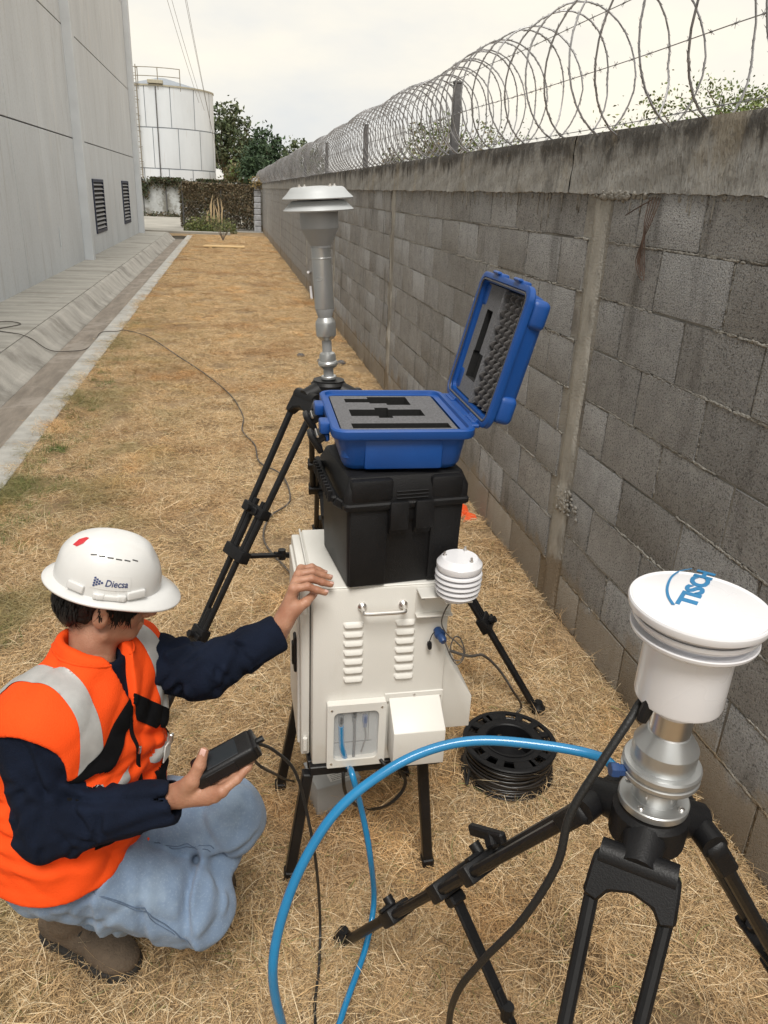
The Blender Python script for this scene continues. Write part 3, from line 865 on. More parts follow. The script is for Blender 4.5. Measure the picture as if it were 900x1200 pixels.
# ivy covered wall at the far end
m_oldw = M("old_whitewash", (.48, .50, .50), rough=.9, var=.2, scale=1.5, bump=.4, bscale=20, world_pos=True)
mask_mix(m_oldw, (.16, .15, .12), 1.0, .48, .6, strength=.8)
iw = root("boundary_wall", (-8, 50, 0), 'old whitewashed wall half covered in ivy below the white tank', 'wall')
b = B(); b.box((-5.5, 50.1, 1.0), (18.0, .2, 2.0), None, .02); b.build("masonry", m_oldw, iw)
for k in range(11):
    b = B(); b.box((-14 + k * 1.3, 49.96, 1.0), (.05, .05, 2.0)); b.build("joint_post", m_joint, iw)
n = 7200
xs = rng.uniform(-11.5, 3.4, n); u = rng.random(n)
zz = 2.12 - np.abs(rng.normal(0, .22, n)) - (np.clip(np.sin(xs * 2.1) + np.sin(xs * 5.3 + 1) * .7, 0, 2) * u * .9)
P = np.stack([xs, 49.9 - np.abs(rng.normal(0, .09, n)), np.clip(zz, .1, 2.2)], 1)
iv = leaves("ivy", P, .14, [(.06, .075, .04), (.10, .085, .05), (.14, .11, .07), (.05, .07, .03)], iw, kind='stuff')
n = 1500
P = np.stack([rng.uniform(-12, -1, n), 49.2 + rng.normal(0, .25, n), np.abs(rng.normal(0, .12, n))], 1)
wb = root("weed_strip", (-6, 49.2, 0), 'strip of brown weeds and rubble at the foot of the ivy wall', 'weeds')
leaves("weeds", P, .16, [(.10, .09, .05), (.16, .13, .09), (.06, .07, .04)], wb, kind='stuff')

# wire fence with dead creeper
m_dead = [(.16, .12, .07), (.12, .09, .055), (.22, .17, .10), (.08, .075, .04)]
fn = root("wire_fence", (-.3, 34.9, 0), 'rusty wire mesh fence at the end of the yard hung with dead creeper', 'fence')
fa, fb_ = Vector((-1.80, 33.6, 0)), Vector((1.15, 35.4, 0)); fd = (fb_ - fa)
for t in (0., .5, 1.):
    p = fa + fd * t; b = B(); b.tube([p, p + Vector((0, 0, 1.86))], .03, 8); b.build("post", m_post, fn)
b = B(); b.tube([fa + Vector((0, 0, 1.83)), fb_ + Vector((0, 0, 1.83))], .02, 6); b.tube([fa + Vector((0, 0, .06)), fb_ + Vector((0, 0, .06))], .012, 6); b.build("rail", m_post, fn)
b = B(); LN = fd.length
for k in range(-12, 28):
    for s_ in (1, -1):
        x0 = k * .15; pts_ = []
        t0, t1 = x0, x0 + 1.76
        za, zb = (.06, 1.82) if s_ == 1 else (1.82, .06)
        a0, a1 = max(0, t0), min(LN, t1)
        if a1 - a0 < .02: continue
        f_ = lambda t: fa + fd * (t / LN) + Vector((0, 0, za + (zb - za) * (t - t0) / 1.76))
        b.tube([f_(a0), f_(a1)], .0035, 3, cap=False)
b.build("wire_mesh", m_rail, fn, smooth=0)
n = 4600
t = rng.random(n); z = 1.86 - np.abs(rng.normal(0, .16, n)) - (rng.random(n) < .62) * rng.random(n) * 1.25 * (.4 + .6 * t)
P = np.stack([fa.x + fd.x * t, fa.y + fd.y * t - np.abs(rng.normal(0, .09, n)) + .04, np.clip(z, .05, 2.0)], 1)
leaves("creeper", P, .075, m_dead, fn, kind='stuff')
# gate post, stones
m_pale = M("old_pillar", (.40, .41, .43), rough=.95, var=.3, scale=5, bump=.6, bscale=30)
gp = root("stone_pillar", (1.18, 35.3, 0), 'peeling grey stone pillar where the wire fence meets the block wall', 'pillar')
b = B()
for k in range(8): b.box((1.17 + random.uniform(-.012, .012), 35.25, .12 + .235 * k), (.29, .3, .225), rotz(random.uniform(-.06, .06)), .025)
b.build("shaft", m_pale, gp)
b = B(); b.lathe([(.02, 0), (.13, .04), (.17, .13), (.13, .22), (.03, .27)], (1.1, 35.2, 1.88), None, 12); b.build("finial", m_pale, gp)
n = 420; P = np.array([1.25, 35.1, 1.95]) + rng.normal(0, 1, (n, 3)) * np.array([.16, .12, .12]); leaves("creeper", P, .08, [(.35, .25, .10), (.2, .16, .08)], gp, kind='stuff')

hd = root("dead_hedge", (0, 37, 0), 'mass of brown dead creeper and hedge behind the wire fence', 'hedge')
n = 7000
P = np.stack([rng.uniform(-2.1, 1.9, n), rng.normal(37, .35, n), rng.uniform(0, 1, n) ** .8 * (1.75 + .12 * np.sin(rng.uniform(-2, 2, n) * 5))], 1)
leaves("foliage", P, .13, [(.10, .075, .045), (.07, .06, .035), (.14, .11, .065), (.06, .065, .035)], hd, kind='stuff')
b = B()
for k in range(26):
    x0 = random.uniform(-2, 1.8); b.tube([(x0, 37, 0), (x0 + random.uniform(-.2, .2), 36.9, .9), (x0 + random.uniform(-.4, .4), 36.9, 1.7)], [.03, .02, .008], 4)
b.build("stems", m_bark, hd)

# bush with tall dry stalks in front of the fence
bu = root("bush", (-.75, 33.4, 0), 'light green bush with dry tan stalks in front of the wire fence', 'bush')
b = B()
for k in range(60):
    a = random.uniform(0, 6.28); r_ = random.uniform(.1, .95); h_ = random.uniform(.3, .8)
    p0 = Vector((-.75 + .3 * math.cos(a), 33.4 + .15 * math.sin(a), 0)); p1 = Vector((-.75 + r_ * math.cos(a), 33.4 + .4 * r_ * math.sin(a), h_))
    b.tube([p0, p0.lerp(p1, .5) + Vector((0, 0, .1)), p1], [.012, .008, .003], 4)
b.build("stems", m_bark, bu)
n = 3400; a = rng.uniform(0, 6.28, n); rr_ = rng.uniform(0, 1, n) ** .6
P = np.stack([-.78 + rr_ * np.cos(a) * 1.05, 33.35 + rr_ * np.sin(a) * .45, np.abs(rng.normal(.3, .2, n)) * (1.15 - rr_ * .6)], 1)
leaves("foliage", P, .07, [(.20, .23, .08), (.14, .18, .06), (.28, .28, .12), (.10, .13, .05)], bu, kind='stuff')
m_stalk = M("dry_stalk", (.52, .40, .24), rough=.9)
for k in range(11):
    x0 = -.95 + random.uniform(0, .75); b = B(); h_ = random.uniform(.75, 1.45)
    b.tube([(x0, 33.3, .1), (x0 + random.uniform(-.05, .08), 33.3, h_ * .7), (x0 + random.uniform(-.08, .15), 33.3, h_)], [.01, .03, .006], 5); b.build("dry_stalk", m_stalk, bu)
# bare sapling
sp_ = root("sapling", (-.25, 28.6, 0), 'small leafless sapling on the grass behind the plank', 'sapling')
b = B()
for k in range(16):
    a = random.uniform(-1.1, 1.1); l = random.uniform(.3, .75)
    b.tube([(-.25, 28.6, 0), (-.25 + .3 * l * math.sin(a), 28.6, l * .5), (-.25 + l * math.sin(a) * .9, 28.6 + random.uniform(-.2, .2), l)], [.014, .009, .003], 4)
b.build("branches", m_bark, sp_)
n = 160; P = np.stack([rng.normal(-.3, .3, n), rng.normal(28.6, .12, n), rng.uniform(.25, .75, n)], 1); leaves("leaf_tufts", P, .05, G1, sp_, kind='stuff')
# plank pallet on the grass
m_wood = M("fresh_plank", (.62, .44, .22), rough=.8, var=.15, scale=8, stretch=(1, 12, 12), bump=.2)
pk = root("wooden_plank", (-.2, 25.1, 0), 'fresh tan wooden boards lying on the grass near the far end', 'plank')
for k in range(3):
    b = B(); b.box((-.2 + .02 * k, 24.95 + k * .17, .05 + .004 * k), (1.24 - .05 * k, .15, .03), rotz(-.05), .003); b.build("board", m_wood, pk)
for s_ in (-.4, .45):
    b = B(); b.box((-.2 + s_, 25.1, .018), (.07, .5, .034), None, .003); b.build("bearer", m_wood, pk)

# overhead lines
m_line = M("line_cable", (.30, .29, .28), rough=.6)
for k, (x0, z0, x1, z1) in enumerate(((-1.6, 6.4, -3.55, 14.2), (-1.3, 6.0, -3.25, 13.9), (-.55, 3.2, -2.35, 14.2), (-.45, 2.6, -2.2, 13.9))):
    p0, p1 = Vector((x0, 53.6, z0)), Vector((x1 * .98, 30.0, z1)); b = B()
    b.tube([p0.lerp(p1, t) - Vector((0, 0, .5 * math.sin(math.pi * t))) for t in np.linspace(0, 1, 12)] + [p1 + (p1 - p0) * .5], .010, 5)
    setp(b.build("power_line", m_line, loc=p0), ('leftmost of the four thin overhead wires crossing above the tank', 'second from the left of the thin overhead wires above the tank', 'third from the left of the thin overhead wires above the tank', 'rightmost of the four thin overhead wires, ending low at the tank')[k], 'cable', 'overhead wires by the tank')
# ------------------------------------------------------------------ equipment materials
m_white = M("powder_white", (.74, .725, .68), rough=.42, var=.03, scale=3, bump=.05, bscale=300)
mask_mix(m_white, (.55, .48, .38), 9.0, .50, .74, .60, .30, strength=.30)
mask_mix(m_white, (.60, .55, .47), 5.0, .58, .76, strength=.28, stretch=(2.5, 2.5, .5))
m_pvc = M("gloss_white_plastic", (.80, .80, .83), rough=.28, var=.02, scale=4, coat=.3)
m_black = M("black_plastic", (.008, .008, .009), spec=.35, rough=.45, var=.3, scale=6, bump=.12, bscale=400)
m_blackm = M("black_metal", (.009, .009, .010), spec=.4, rough=.38, var=.3, scale=10, bump=.05)
mask_mix(m_blackm, (.12, .10, .08), 9.0, .66, .76, strength=.35)
m_case = M("black_case_plastic", (.008, .008, .009), spec=.3, rough=.5, var=.3, scale=10, bump=.25, bscale=500)
m_blue = M("case_blue", (.006, .068, .29), rough=.42, var=.08, scale=7, bump=.12, bscale=450)
m_foam = M("foam_grey", (.20, .20, .21), rough=1., var=.3, scale=260, bump=.8, bscale=500)
m_foamd = M("foam_dark", (.055, .05, .05), rough=.95, var=.3, scale=200, bump=.5, bscale=400, sheen=.3)
m_pocket = M("pocket_black", (.012, .012, .012), rough=1., var=.3, scale=200)  # near black, for all foam faces below the top surface
m_alu = M("anodised_aluminium", (.52, .53, .53), rough=.34, metal=.8, var=.05, scale=8, spec=.5)
m_steel = M("stainless", (.72, .70, .68), rough=.30, metal=1., var=.04, scale=6)
m_spray = M("grey_aluminium_paint", (.36, .37, .38), rough=.5, metal=.25, var=.06, scale=8)
m_brim = M("pale_spun_metal", (.50, .52, .53), rough=.5, metal=.2, var=.05, scale=6)
m_hose = M("blue_hose", (.012, .20, .43), rough=.22, var=.08, scale=20, coat=.4)
m_cabl = M("black_cable", (.014, .014, .014), rough=.5, var=.2, bump=.2, bscale=300)
m_cabg = M("grey_cable", (.10, .09, .08), rough=.7, var=.3, scale=9)
m_bcon = M("blue_connector", (.02, .06, .18), rough=.35)
m_red = M("red_plastic", (.55, .03, .04), rough=.4)
m_orange = M("orange_plastic", (.90, .12, .03), rough=.5)
m_tblue = M("print_blue", (.03, .20, .42), rough=.45)
m_navyp = M("print_navy", (.03, .05, .16), rough=.5)
m_paper = M("sticker_white", (.72, .72, .70), rough=.5, var=.04)
m_greyb = M("pale_grey_box", (.42, .43, .43), rough=.5, var=.12, scale=6)
m_glass, nt_, N_, L__, P_ = nodes_of("window_plastic")
P_.inputs["Base Color"].default_value = (.9, .93, .95, 1); P_.inputs["Roughness"].default_value = .06
P_.inputs["Alpha"].default_value = .16; P_.inputs["Specular IOR Level"].default_value = .8
m_glass.blend_method = 'BLEND' if hasattr(m_glass, 'blend_method') else None

# ------------------------------------------------------------------ white instrument cabinet on its stand
CX0, CX1, CY0, CY1, CZ0, CZ1 = .155, .476, 1.512, 1.845, .384, .874
cab = root("instrument_cabinet", ((CX0 + CX1) / 2, (CY0 + CY1) / 2, 0), 'white metal instrument cabinet with louvres, hoods and a small window on a black leg stand', 'cabinet')
b = B(); b.box(((CX0 + CX1) / 2, (CY0 + CY1) / 2, (CZ0 + CZ1) / 2), (CX1 - CX0, CY1 - CY0, CZ1 - CZ0), None, .005, 2)
# lid lip on top
b.box(((CX0 + CX1) / 2, (CY0 + CY1) / 2, CZ1 + .0015), (CX1 - CX0 - .006, CY1 - CY0 - .006, .005), None, .002)
b.build("housing", m_white, cab)
b = B(); b.box((.141, 1.69, (CZ0 + CZ1) / 2 + .002), (.022, .292, CZ1 - CZ0 - .012), None, .005, 2); b.box((.1275, 1.69, (CZ0 + CZ1) / 2 + .002), (.007, .250, .44), None, .003)
b.box((.1525, 1.69, CZ1 + .003), (.004, .31, .008), None, .0015)
door = b.build("door", m_white, cab)
b = B(); b.box((.121, 1.60, .66), (.008, .035, .10), None, .004); b.box((.116, 1.60, .66), (.006, .02, .06), None, .002); b.build("latch", m_black, door)
for zz in (.82, .43):
    b = B(); b.tube([(.140, 1.538, zz - .018), (.140, 1.538, zz + .018)], .006, 8); b.build("hinge", m_white, door)
# louvres
for (x0, x1, top_) in ((.226, .272, .782), (.349, .395, .781)):
    for k in range(7):
        zz = top_ - .0005 - k * .0248; b = B(); n = 10; V = []
        xc, w = (x0 + x1) / 2 + .0005 * k, (x1 - x0) / 2 * 1.1
        # scooped hood: rises from the panel at the top, open below
        for i in range(n + 1):
            u = -1 + 2 * i / n; e = max(0, 1 - abs(u) ** 7) ** .5
            for (t, d) in ((0, 0), (.35, .5), (.8, 1.), (1., 1.), (1.02, 0)):
                V.append((xc + w * u, CY0 + .001 - .0085 * d * e, zz + .0075 - .0135 * t * (e * .5 + .5)))
        F = []
        for i in range(n):
            for j in range(4): q = i * 5 + j; F.append((q, q + 5, q + 6, q + 1))
        b.raw(V, F); b.build("louvre", m_white, cab)
# handle
b = B(); hz = .824
b.tube(catmull([(.268, CY0, hz + .004), (.268, CY0 - .022, hz + .002), (.274, CY0 - .030, hz), (.316, CY0 - .031, hz), (.358, CY0 - .030, hz), (.364, CY0 - .022, hz + .002), (.364, CY0, hz + .004)], 5), .0048, 10)
hd_ = b.build("handle", m_steel, cab)
for xx in (.268, .364):
    b = B(); b.lathe([(.0105, 0), (.0105, .004), (.008, .007), (.006, .009)], (xx, CY0, hz + .004), frame((0, -1, 0)), 16); b.build("ferrule", m_steel, hd_)
# window with frame and sockets behind
wx0, wx1, wz0, wz1 = .189, .333, .388, .573
RXZ = Matrix(((1, 0, 0), (0, 0, -1), (0, 1, 0)))
def rrect(x0, x1, z0, z1, r, n=5):
    out = []
    for (cx, cz_, a0) in ((x1 - r, z1 - r, 0), (x0 + r, z1 - r, 90), (x0 + r, z0 + r, 180), (x1 - r, z0 + r, 270)):
        for k in range(n + 1):
            a = rad(a0 + 90 * k / n); out.append((cx + r * math.cos(a), cz_ + r * math.sin(a)))
    return out
def ring_plate(b, outer, inner, y0, y1):
    n = len(outer); V = []
    for y in (y0, y1):
        for (x, z) in outer: V.append((x, y, z))
        for (x, z) in inner: V.append((x, y, z))
    F = []
    for i in range(n):
        j = (i + 1) % n
        F += [(i, j, n + j, n + i), (2 * n + i, 3 * n + i, 3 * n + j, 2 * n + j), (i, 2 * n + i, 2 * n + j, j), (n + i, n + j, 3 * n + j, 3 * n + i)]
    b.raw(V, F)
b = B(); ring_plate(b, rrect(wx0, wx1, wz0, wz1, .004), rrect(wx0 + .016, wx1 - .018, wz0 + .020, wz1 - .022, .014), CY0 - .022, CY0 - .0005)
wf = b.build("window_frame", m_white, cab)
b = B(); b.box(((wx0 + wx1) / 2, CY0 - .0035, (wz0 + wz1) / 2), (wx1 - wx0 - .01, .002, wz1 - wz0 - .01)); b.build("recess_panel", m_greyb, wf)
b = B(); b.box((wx0 + .066, CY0 - .0048, wz0 + .062), (.094, .0012, .0012)); b.box((wx1 - .040, CY0 - .0048, wz0 + .105), (.0012, .0012, .09)); b.build("groove", m_black, wf)
b = B(); b.prism(rrect(wx0 + .015, wx1 - .017, wz0 + .019, wz1 - .021, .014), .0012, (0, CY0 - .0165, 0), RXZ); b.build("pane", m_glass, wf, smooth=0)
for (x, z) in ((wx0 + .011, wz1 - .013), (wx1 - .011, wz1 - .013), (wx0 + .011, wz0 + .013), (wx1 - .011, wz0 + .013)):
    b = B(); b.lathe([(.0032, 0), (.003, .0014), (.001, .002)], (x, CY0 - .022, z), frame((0, -1, 0)), 10); b.build("screw", m_steel, wf)
for (x, z, mm) in ((.224, .520, m_black), (.256, .535, m_black), (.283, .517, m_bcon)):
    b = B(); b.lathe([(.0065, 0), (.0075, .008), (.0068, .014), (.0075, .016), (.006, .022), (.0045, .034)], (x, CY0 - .0105, z + .014), frame((0, 0, -1)), 12); b.build("socket", mm, wf)
b = B(); b.tube(catmull([(.256, CY0 - .0105, .53), (.258, CY0 - .0105, .47), (.257, CY0 - .010, .402)], 5), .0036, 8); b.build("inner_cable", m_cabl, wf)
b = B(); b.tube(catmull([(.283, CY0 - .0105, .50), (.286, CY0 - .0105, .465), (.282, CY0 - .010, .445), (.276, CY0 - .010, .42)], 5), .002, 6); b.build("inner_cable", m_cabg, wf)
# hood panel + front hood
b = B(); b.box((.404, CY0 - .0022, .485), (.146, .0040, .196), None, .0012); hp = b.build("hood_panel", m_white, cab)
for (x, z) in ((.338, .560), (.404, .575), (.468, .566)):
    b = B(); b.lathe([(.0035, 0), (.0032, .002), (.001, .003)], (x, CY0 - .0042, z), frame((0, -1, 0)), 8); b.build("screw", m_steel, hp)
def hood(name, x0, x1, zt, zf, zb, dep_):
    b = B(); ys_, yf = CY0 - .0045, CY0 - dep_
    V = [(x0, ys_, zt), (x1, ys_, zt), (x1, yf, zf), (x0, yf, zf), (x0, yf, zb), (x1, yf, zb), (x1, ys_, zb), (x0, ys_, zb)]
    b2 = bmesh.new(); vs = [b2.verts.new(v) for v in V]
    for f in ((0, 1, 2, 3), (3, 2, 5, 4), (4, 5, 6, 7), (0, 3, 4, 7), (1, 6, 5, 2), (0, 7, 6, 1)): b2.faces.new([vs[i] for i in f])
    bmesh.ops.recalc_face_normals(b2, faces=b2.faces[:]); bmesh.ops.bevel(b2, geom=b2.edges[:], offset=.002, segments=2, profile=.5, affect='EDGES')
    b.add(b2); return b.build(name, m_white, cab)
hood("hood", .341, .468, .571, .521, .424, .080)
# side hood on the right wall (slopes away to the right)
b = B(); b2 = bmesh.new()
V = [(CX1 + .001, 1.530, .680), (CX1 + .001, 1.80, .680), (.560, 1.80, .540), (.560, 1.530, .540), (.560, 1.530, .448), (.560, 1.80, .448), (CX1 + .001, 1.80, .448), (CX1 + .001, 1.530, .448)]
vs = [b2.verts.new(v) for v in V]
for f in ((0, 1, 2, 3), (3, 2, 5, 4), (4, 5, 6, 7), (0, 3, 4, 7), (1, 6, 5, 2), (0, 7, 6, 1)): b2.faces.new([vs[i] for i in f])
bmesh.ops.recalc_face_normals(b2, faces=b2.faces[:]); bmesh.ops.bevel(b2, geom=b2.edges[:], offset=.002, segments=2, profile=.5, affect='EDGES')
b.add(b2); b.build("hood", m_white, cab)
# connector plug, cap
b = B(); R_ = frame((-.35, -.8, .45)); pc = Vector((.450, CY0 - .002, .755))
b.lathe([(.010, 0), (.011, .010), (.013, .011), (.013, .020), (.010, .022), (.0095, .034), (.007, .040)], pc, frame((.15, -.75, -.25)), 14); b.build("connector", m_bcon, cab)
b = B(); b.lathe([(.005, 0), (.006, .006), (.005, .016), (.003, .019)], (.430, CY0 - .012, .728), frame((.1, -.2, -1)), 10); b.tube(catmull([(.448, CY0 - .01, .757), (.436, CY0 - .014, .75), (.430, CY0 - .012, .728)], 5), .0012, 5); b.build("connector_cap", m_black, cab)
b = B(); b.box((.447, CY0 - .0006, .787), (.030, .0006, .0016)); b.box((.441, CY0 - .0006, .790), (.012, .0006, .001)); b.build("socket_caption", m_greyb, cab)
# stand
b = B()
zt = CZ0 - .014
b.box(((CX0 + CX1) / 2, CY0 + .004, zt), (CX1 - CX0 + .012, .026, .026), None, .002); b.box(((CX0 + CX1) / 2, CY1 - .004, zt), (CX1 - CX0 + .012, .026, .026), None, .002)
b.box((CX0 + .004, 1.68, zt - .001), (.026, .30, .024), None, .002); b.box((CX1 - .004, 1.68, zt - .001), (.026, .30, .024), None, .002)
st = b.build("stand", m_blackm, cab)
for (x, y, fx, fy) in ((.145, CY0 + .006, .098, 1.525), (.440, CY0 + .006, .474, 1.512), (.150, CY1 - .01, .092, 1.858), (.446, CY1 - .01, .482, 1.862)):
    b = B(); b.bar((x, y, zt - .01), (fx, fy, .012), .0265, .0265, (0, 1, 0), .003); b.build("leg", m_blackm, st)
    b = B(); b.bar((fx + (x - fx) * .06, fy + (y - fy) * .06, .034), (fx, fy, .0), .033, .033, (0, 1, 0), .004); b.build("foot", m_black, st)
    if y < 1.6 and x < .3:
        for (dz) in (.06, .10):
            b = B(); t = (zt - .01 - dz); b.lathe([(.005, 0), (.004, .004), (.001, .005)], (x - .0135, y, zt - dz), frame((-1, 0, 0)), 8); b.build("bolt", m_steel, st)

# sensor shield on a bracket at the front right corner
sx, sy = .474, 1.458
b = B(); b.box((.436, CY0 - .002, .832), (.086, .004, .058), None, .001); b.box((.436, CY0 - .012, .803), (.086, .022, .004), None, .001)
b.box((.446, CY0 - .026, .868), (.105, .048, .0035), None, .001); b.box((sx, sy, .868), (.062, .05, .004), None, .001)
br = b.build("bracket", m_white, cab)
for xx in (.410, .453):
    b = B(); b.box((xx, CY0 - .006, .846), (.010, .009, .008), None, .002); b.build("clip", m_black, br)
sh = B()
prof = [(.020, .872), (.030, .873), (.031, .879)]
sh.lathe([(.034, .870), (.036, .872), (.036, .880), (.020, .884), (.020, .965)], (sx, sy, 0), None, 32)
shd = sh.build("sensor_shield", m_pvc, cab)
for k in range(5):
    z = .884 + k * .0125; r = .0485 + (.001 * min(k, 3)) - (.002 if not k else 0)
    b = B(); b.lathe([(.018, z + .007), (r - .012, z + .0085), (r, z + .003), (r + .0015, z - .001), (r + .0005, z - .002), (r - .003, z + .0015), (r - .014, z + .0065), (.018, z + .005)], (sx, sy, 0), None, 40, cap0=False, cap1=False)
    b.build("shield_plate", m_pvc, shd)
b = B(); b.lathe([(.047, .946), (.0498, .943), (.0515, .950), (.0508, .957), (.0400, .9700), (.0385, .9708), (.001, .9712)], (sx, sy, 0), None, 48, cap0=True); b.build("shield_cap", m_pvc, shd, smooth=22)
for a in (rad(-60), rad(55), rad(165)):
    p = (sx + .034 * math.cos(a), sy + .034 * math.sin(a), .970)
    b = B(); b.lathe([(.0048, 0), (.0048, .003), (.003, .0032), (.0030, .009), (.0022, .011)], p, None, 6); b.build("nut", m_steel, shd)
b = B(); wirep = catmull([(.478, 1.462, .872), (.455, 1.46, .845), (.447, 1.47, .80), (.462, 1.475, .765), (.492, 1.475, .735), (.510, 1.48, .71), (.505, 1.48, .685), (.485, 1.478, .69), (.475, 1.476, .715), (.482, 1.476, .75), (.499, 1.48, .745), (.514, 1.48, .70), (.498, 1.48, .672), (.478, 1.478, .70), (.466, 1.476, .728), (.459, 1.474, .742)], 6)
b.tube(wirep, .0016, 6); b.build("sensor_wire", m_cabg, cab)

# ------------------------------------------------------------------ heated black case on the cabinet
cr_a = rad(6.5); RC = rotz(cr_a)
BC = Vector((.228, 1.503, .8795))
def bc(x, y, z): return BC + RC @ Vector((x, y, z))
case = root("equipment_case", bc(.13, .12, 0), 'closed black plastic equipment case standing on the white cabinet under the blue case', 'case')
CW, CD = .270, .245
def loft(sections, R, org, b, mat=None):
    """sections: (x0,x1,y0,y1,z,corner radius) stacked; rounded rectangle loft"""
    rings = []
    for (x0, x1, y0, y1, z, r) in sections:
        rings.append([org + R @ Vector((x, y, z)) for (x, y) in rrect(x0, x1, y0, y1, r, 4)])
    vs = [[b.bm.verts.new(p) for p in rg] for rg in rings]; n = len(vs[0])
    for i in range(len(vs) - 1):
        for k in range(n): b.bm.faces.new((vs[i][k], vs[i][(k + 1) % n], vs[i + 1][(k + 1) % n], vs[i + 1][k]))
    b.bm.faces.new(vs[0][::-1]); b.bm.faces.new(vs[-1])
b = B(); loft([(.006, CW - .006, .006, CD - .006, 0, .008), (.004, CW - .004, .004, CD - .004, .003, .009), (-.001, CW + .001, -.001, CD + .001, .196, .010)], RC, BC, b)
b.build("body", m_case, case)
# raised panels on the front of the body: recessed field between two pads
for (x0, x1, z0, z1, t) in ((.006, .090, .004, .190, .006), (.192, .264, .004, .190, .006), (.092, .122, .128, .190, .011), (.150, .190, .128, .190, .011), (.118, .155, .158, .190, .007)):
    b = B(); b.box(bc((x0 + x1) / 2, -t / 2 + .002, (z0 + z1) / 2), (x1 - x0, t, z1 - z0), RC, .003, 2); b.build("front_panel", m_case, case)
b = B(); loft([(-.008, CW + .008, -.010, CD + .008, .190, .012), (-.010, CW + .010, -.012, CD + .010, .194, .012), (-.010, CW + .010, -.012, CD + .010, .202, .012), (-.007, CW + .007, -.009, CD + .007, .206, .012),
        (-.007, CW + .007, -.009, CD + .007, .234, .012), (.004, CW - .004, .004, CD - .004, .262, .016), (.012, CW - .012, .012, CD - .012, .266, .016)], RC, BC, b)
lidb = b.build("lid", m_case, case)
for (x0, x1) in ((.004, .100), (.186, .262)):
    b = B(); b.box(bc((x0 + x1) / 2, .006, .234), (x1 - x0, .036, .052), RC, .009, 2); b.build("lid_pad", m_case, lidb)
for k, z in enumerate((.214, .222, .230)):
    b = B(); b.box(bc(.143, -.0095, z), (.074, .004, .003), RC, .001); b.build("lid_rib", m_case, lidb)
for x0 in (.112, .170):
    b = B(); b.box(bc(x0, -.017, .176), (.042, .010, .066), RC, .003, 2); b.build("latch", m_case, case)
# side carrying handle with ribs
b = B(); b.bar(bc(-.022, .030, .205), bc(-.022, .200, .232), .016, .018, (0, 0, 1), .004); b.bar(bc(-.022, .030, .205), bc(0, .022, .192), .014, .02, (0, 0, 1), .003); b.bar(bc(-.022, .200, .232), bc(0, .205, .222), .014, .02, (0, 0, 1), .003)
h_ = b.build("handle", m_case, case)
for k in range(11):
    t = k / 10; b = B(); b.box(bc(-.030, .042 + .146 * t, .211 + .019 * t), (.010, .006, .026), RC, .001); b.build("grip_rib", m_case, h_)

# ------------------------------------------------------------------ open blue case
ra = rad(-1.5); RB = rotz(ra)
W_, D_, H_ = .302, .345, .094
BB = Vector((.199, 1.522, 1.1475))
def bb_(x, y, z): return BB + RB @ Vector((x, y, z))
bcase = root("blue_case", bb_(.15, .17, 0), 'open blue hard case lined with grey foam lying on the black case', 'case')
b = B()
def shell(b, outer, inner, R, org):
    """open tray: outer sections going up, then inner sections going down"""
    rings = []
    for (x0, x1, y0, y1, z, r) in outer + inner: rings.append([b.bm.verts.new(org + R @ Vector((x, y, z))) for (x, y) in rrect(x0, x1, y0, y1, r, 5)])
    n = len(rings[0])
    for i in range(len(rings) - 1):
        for k in range(n): b.bm.faces.new((rings[i][k], rings[i][(k + 1) % n], rings[i + 1][(k + 1) % n], rings[i + 1][k]))
    b.bm.faces.new(rings[0][::-1]); b.bm.faces.new(rings[-1])
shell(b, [(.035, W_ - .035, .03, D_ - .03, 0, .02), (.026, W_ - .026, .020, D_ - .020, .005, .026), (.020, W_ - .020, .012, D_ - .012, .016, .03), (.010, W_ - .010, .006, D_ - .006, .072, .032),
          (-.003, W_ + .003, -.006, D_ + .006, .076, .03), (-.005, W_ + .005, -.008, D_ + .008, .080, .03), (-.005, W_ + .005, -.008, D_ + .008, .094, .03), (-.002, W_ + .002, -.005, D_ + .005, .097, .03)],
      [(.007, W_ - .007, .004, D_ - .004, .097, .024), (.009, W_ - .009, .006, D_ - .006, .090, .024), (.016, W_ - .022, .013, D_ - .013, .088, .02), (.017, W_ - .023, .014, D_ - .014, .030, .02)], RB, BB)
tray = b.build("tray", m_blue, bcase)
for (x0, x1) in ((.042, .085), (.218, .262)):        # moulded ribs on the front
    b = B(); b.box(bb_((x0 + x1) / 2, .0095, .040), (x1 - x0, .010, .068), RB, .004, 2); 
    b.bm.free()
b = B(); b.box(bb_(W_ / 2, .0088, .040), (.170, .008, .066), RB, .005, 2); b.build("front_swage", m_blue, tray)
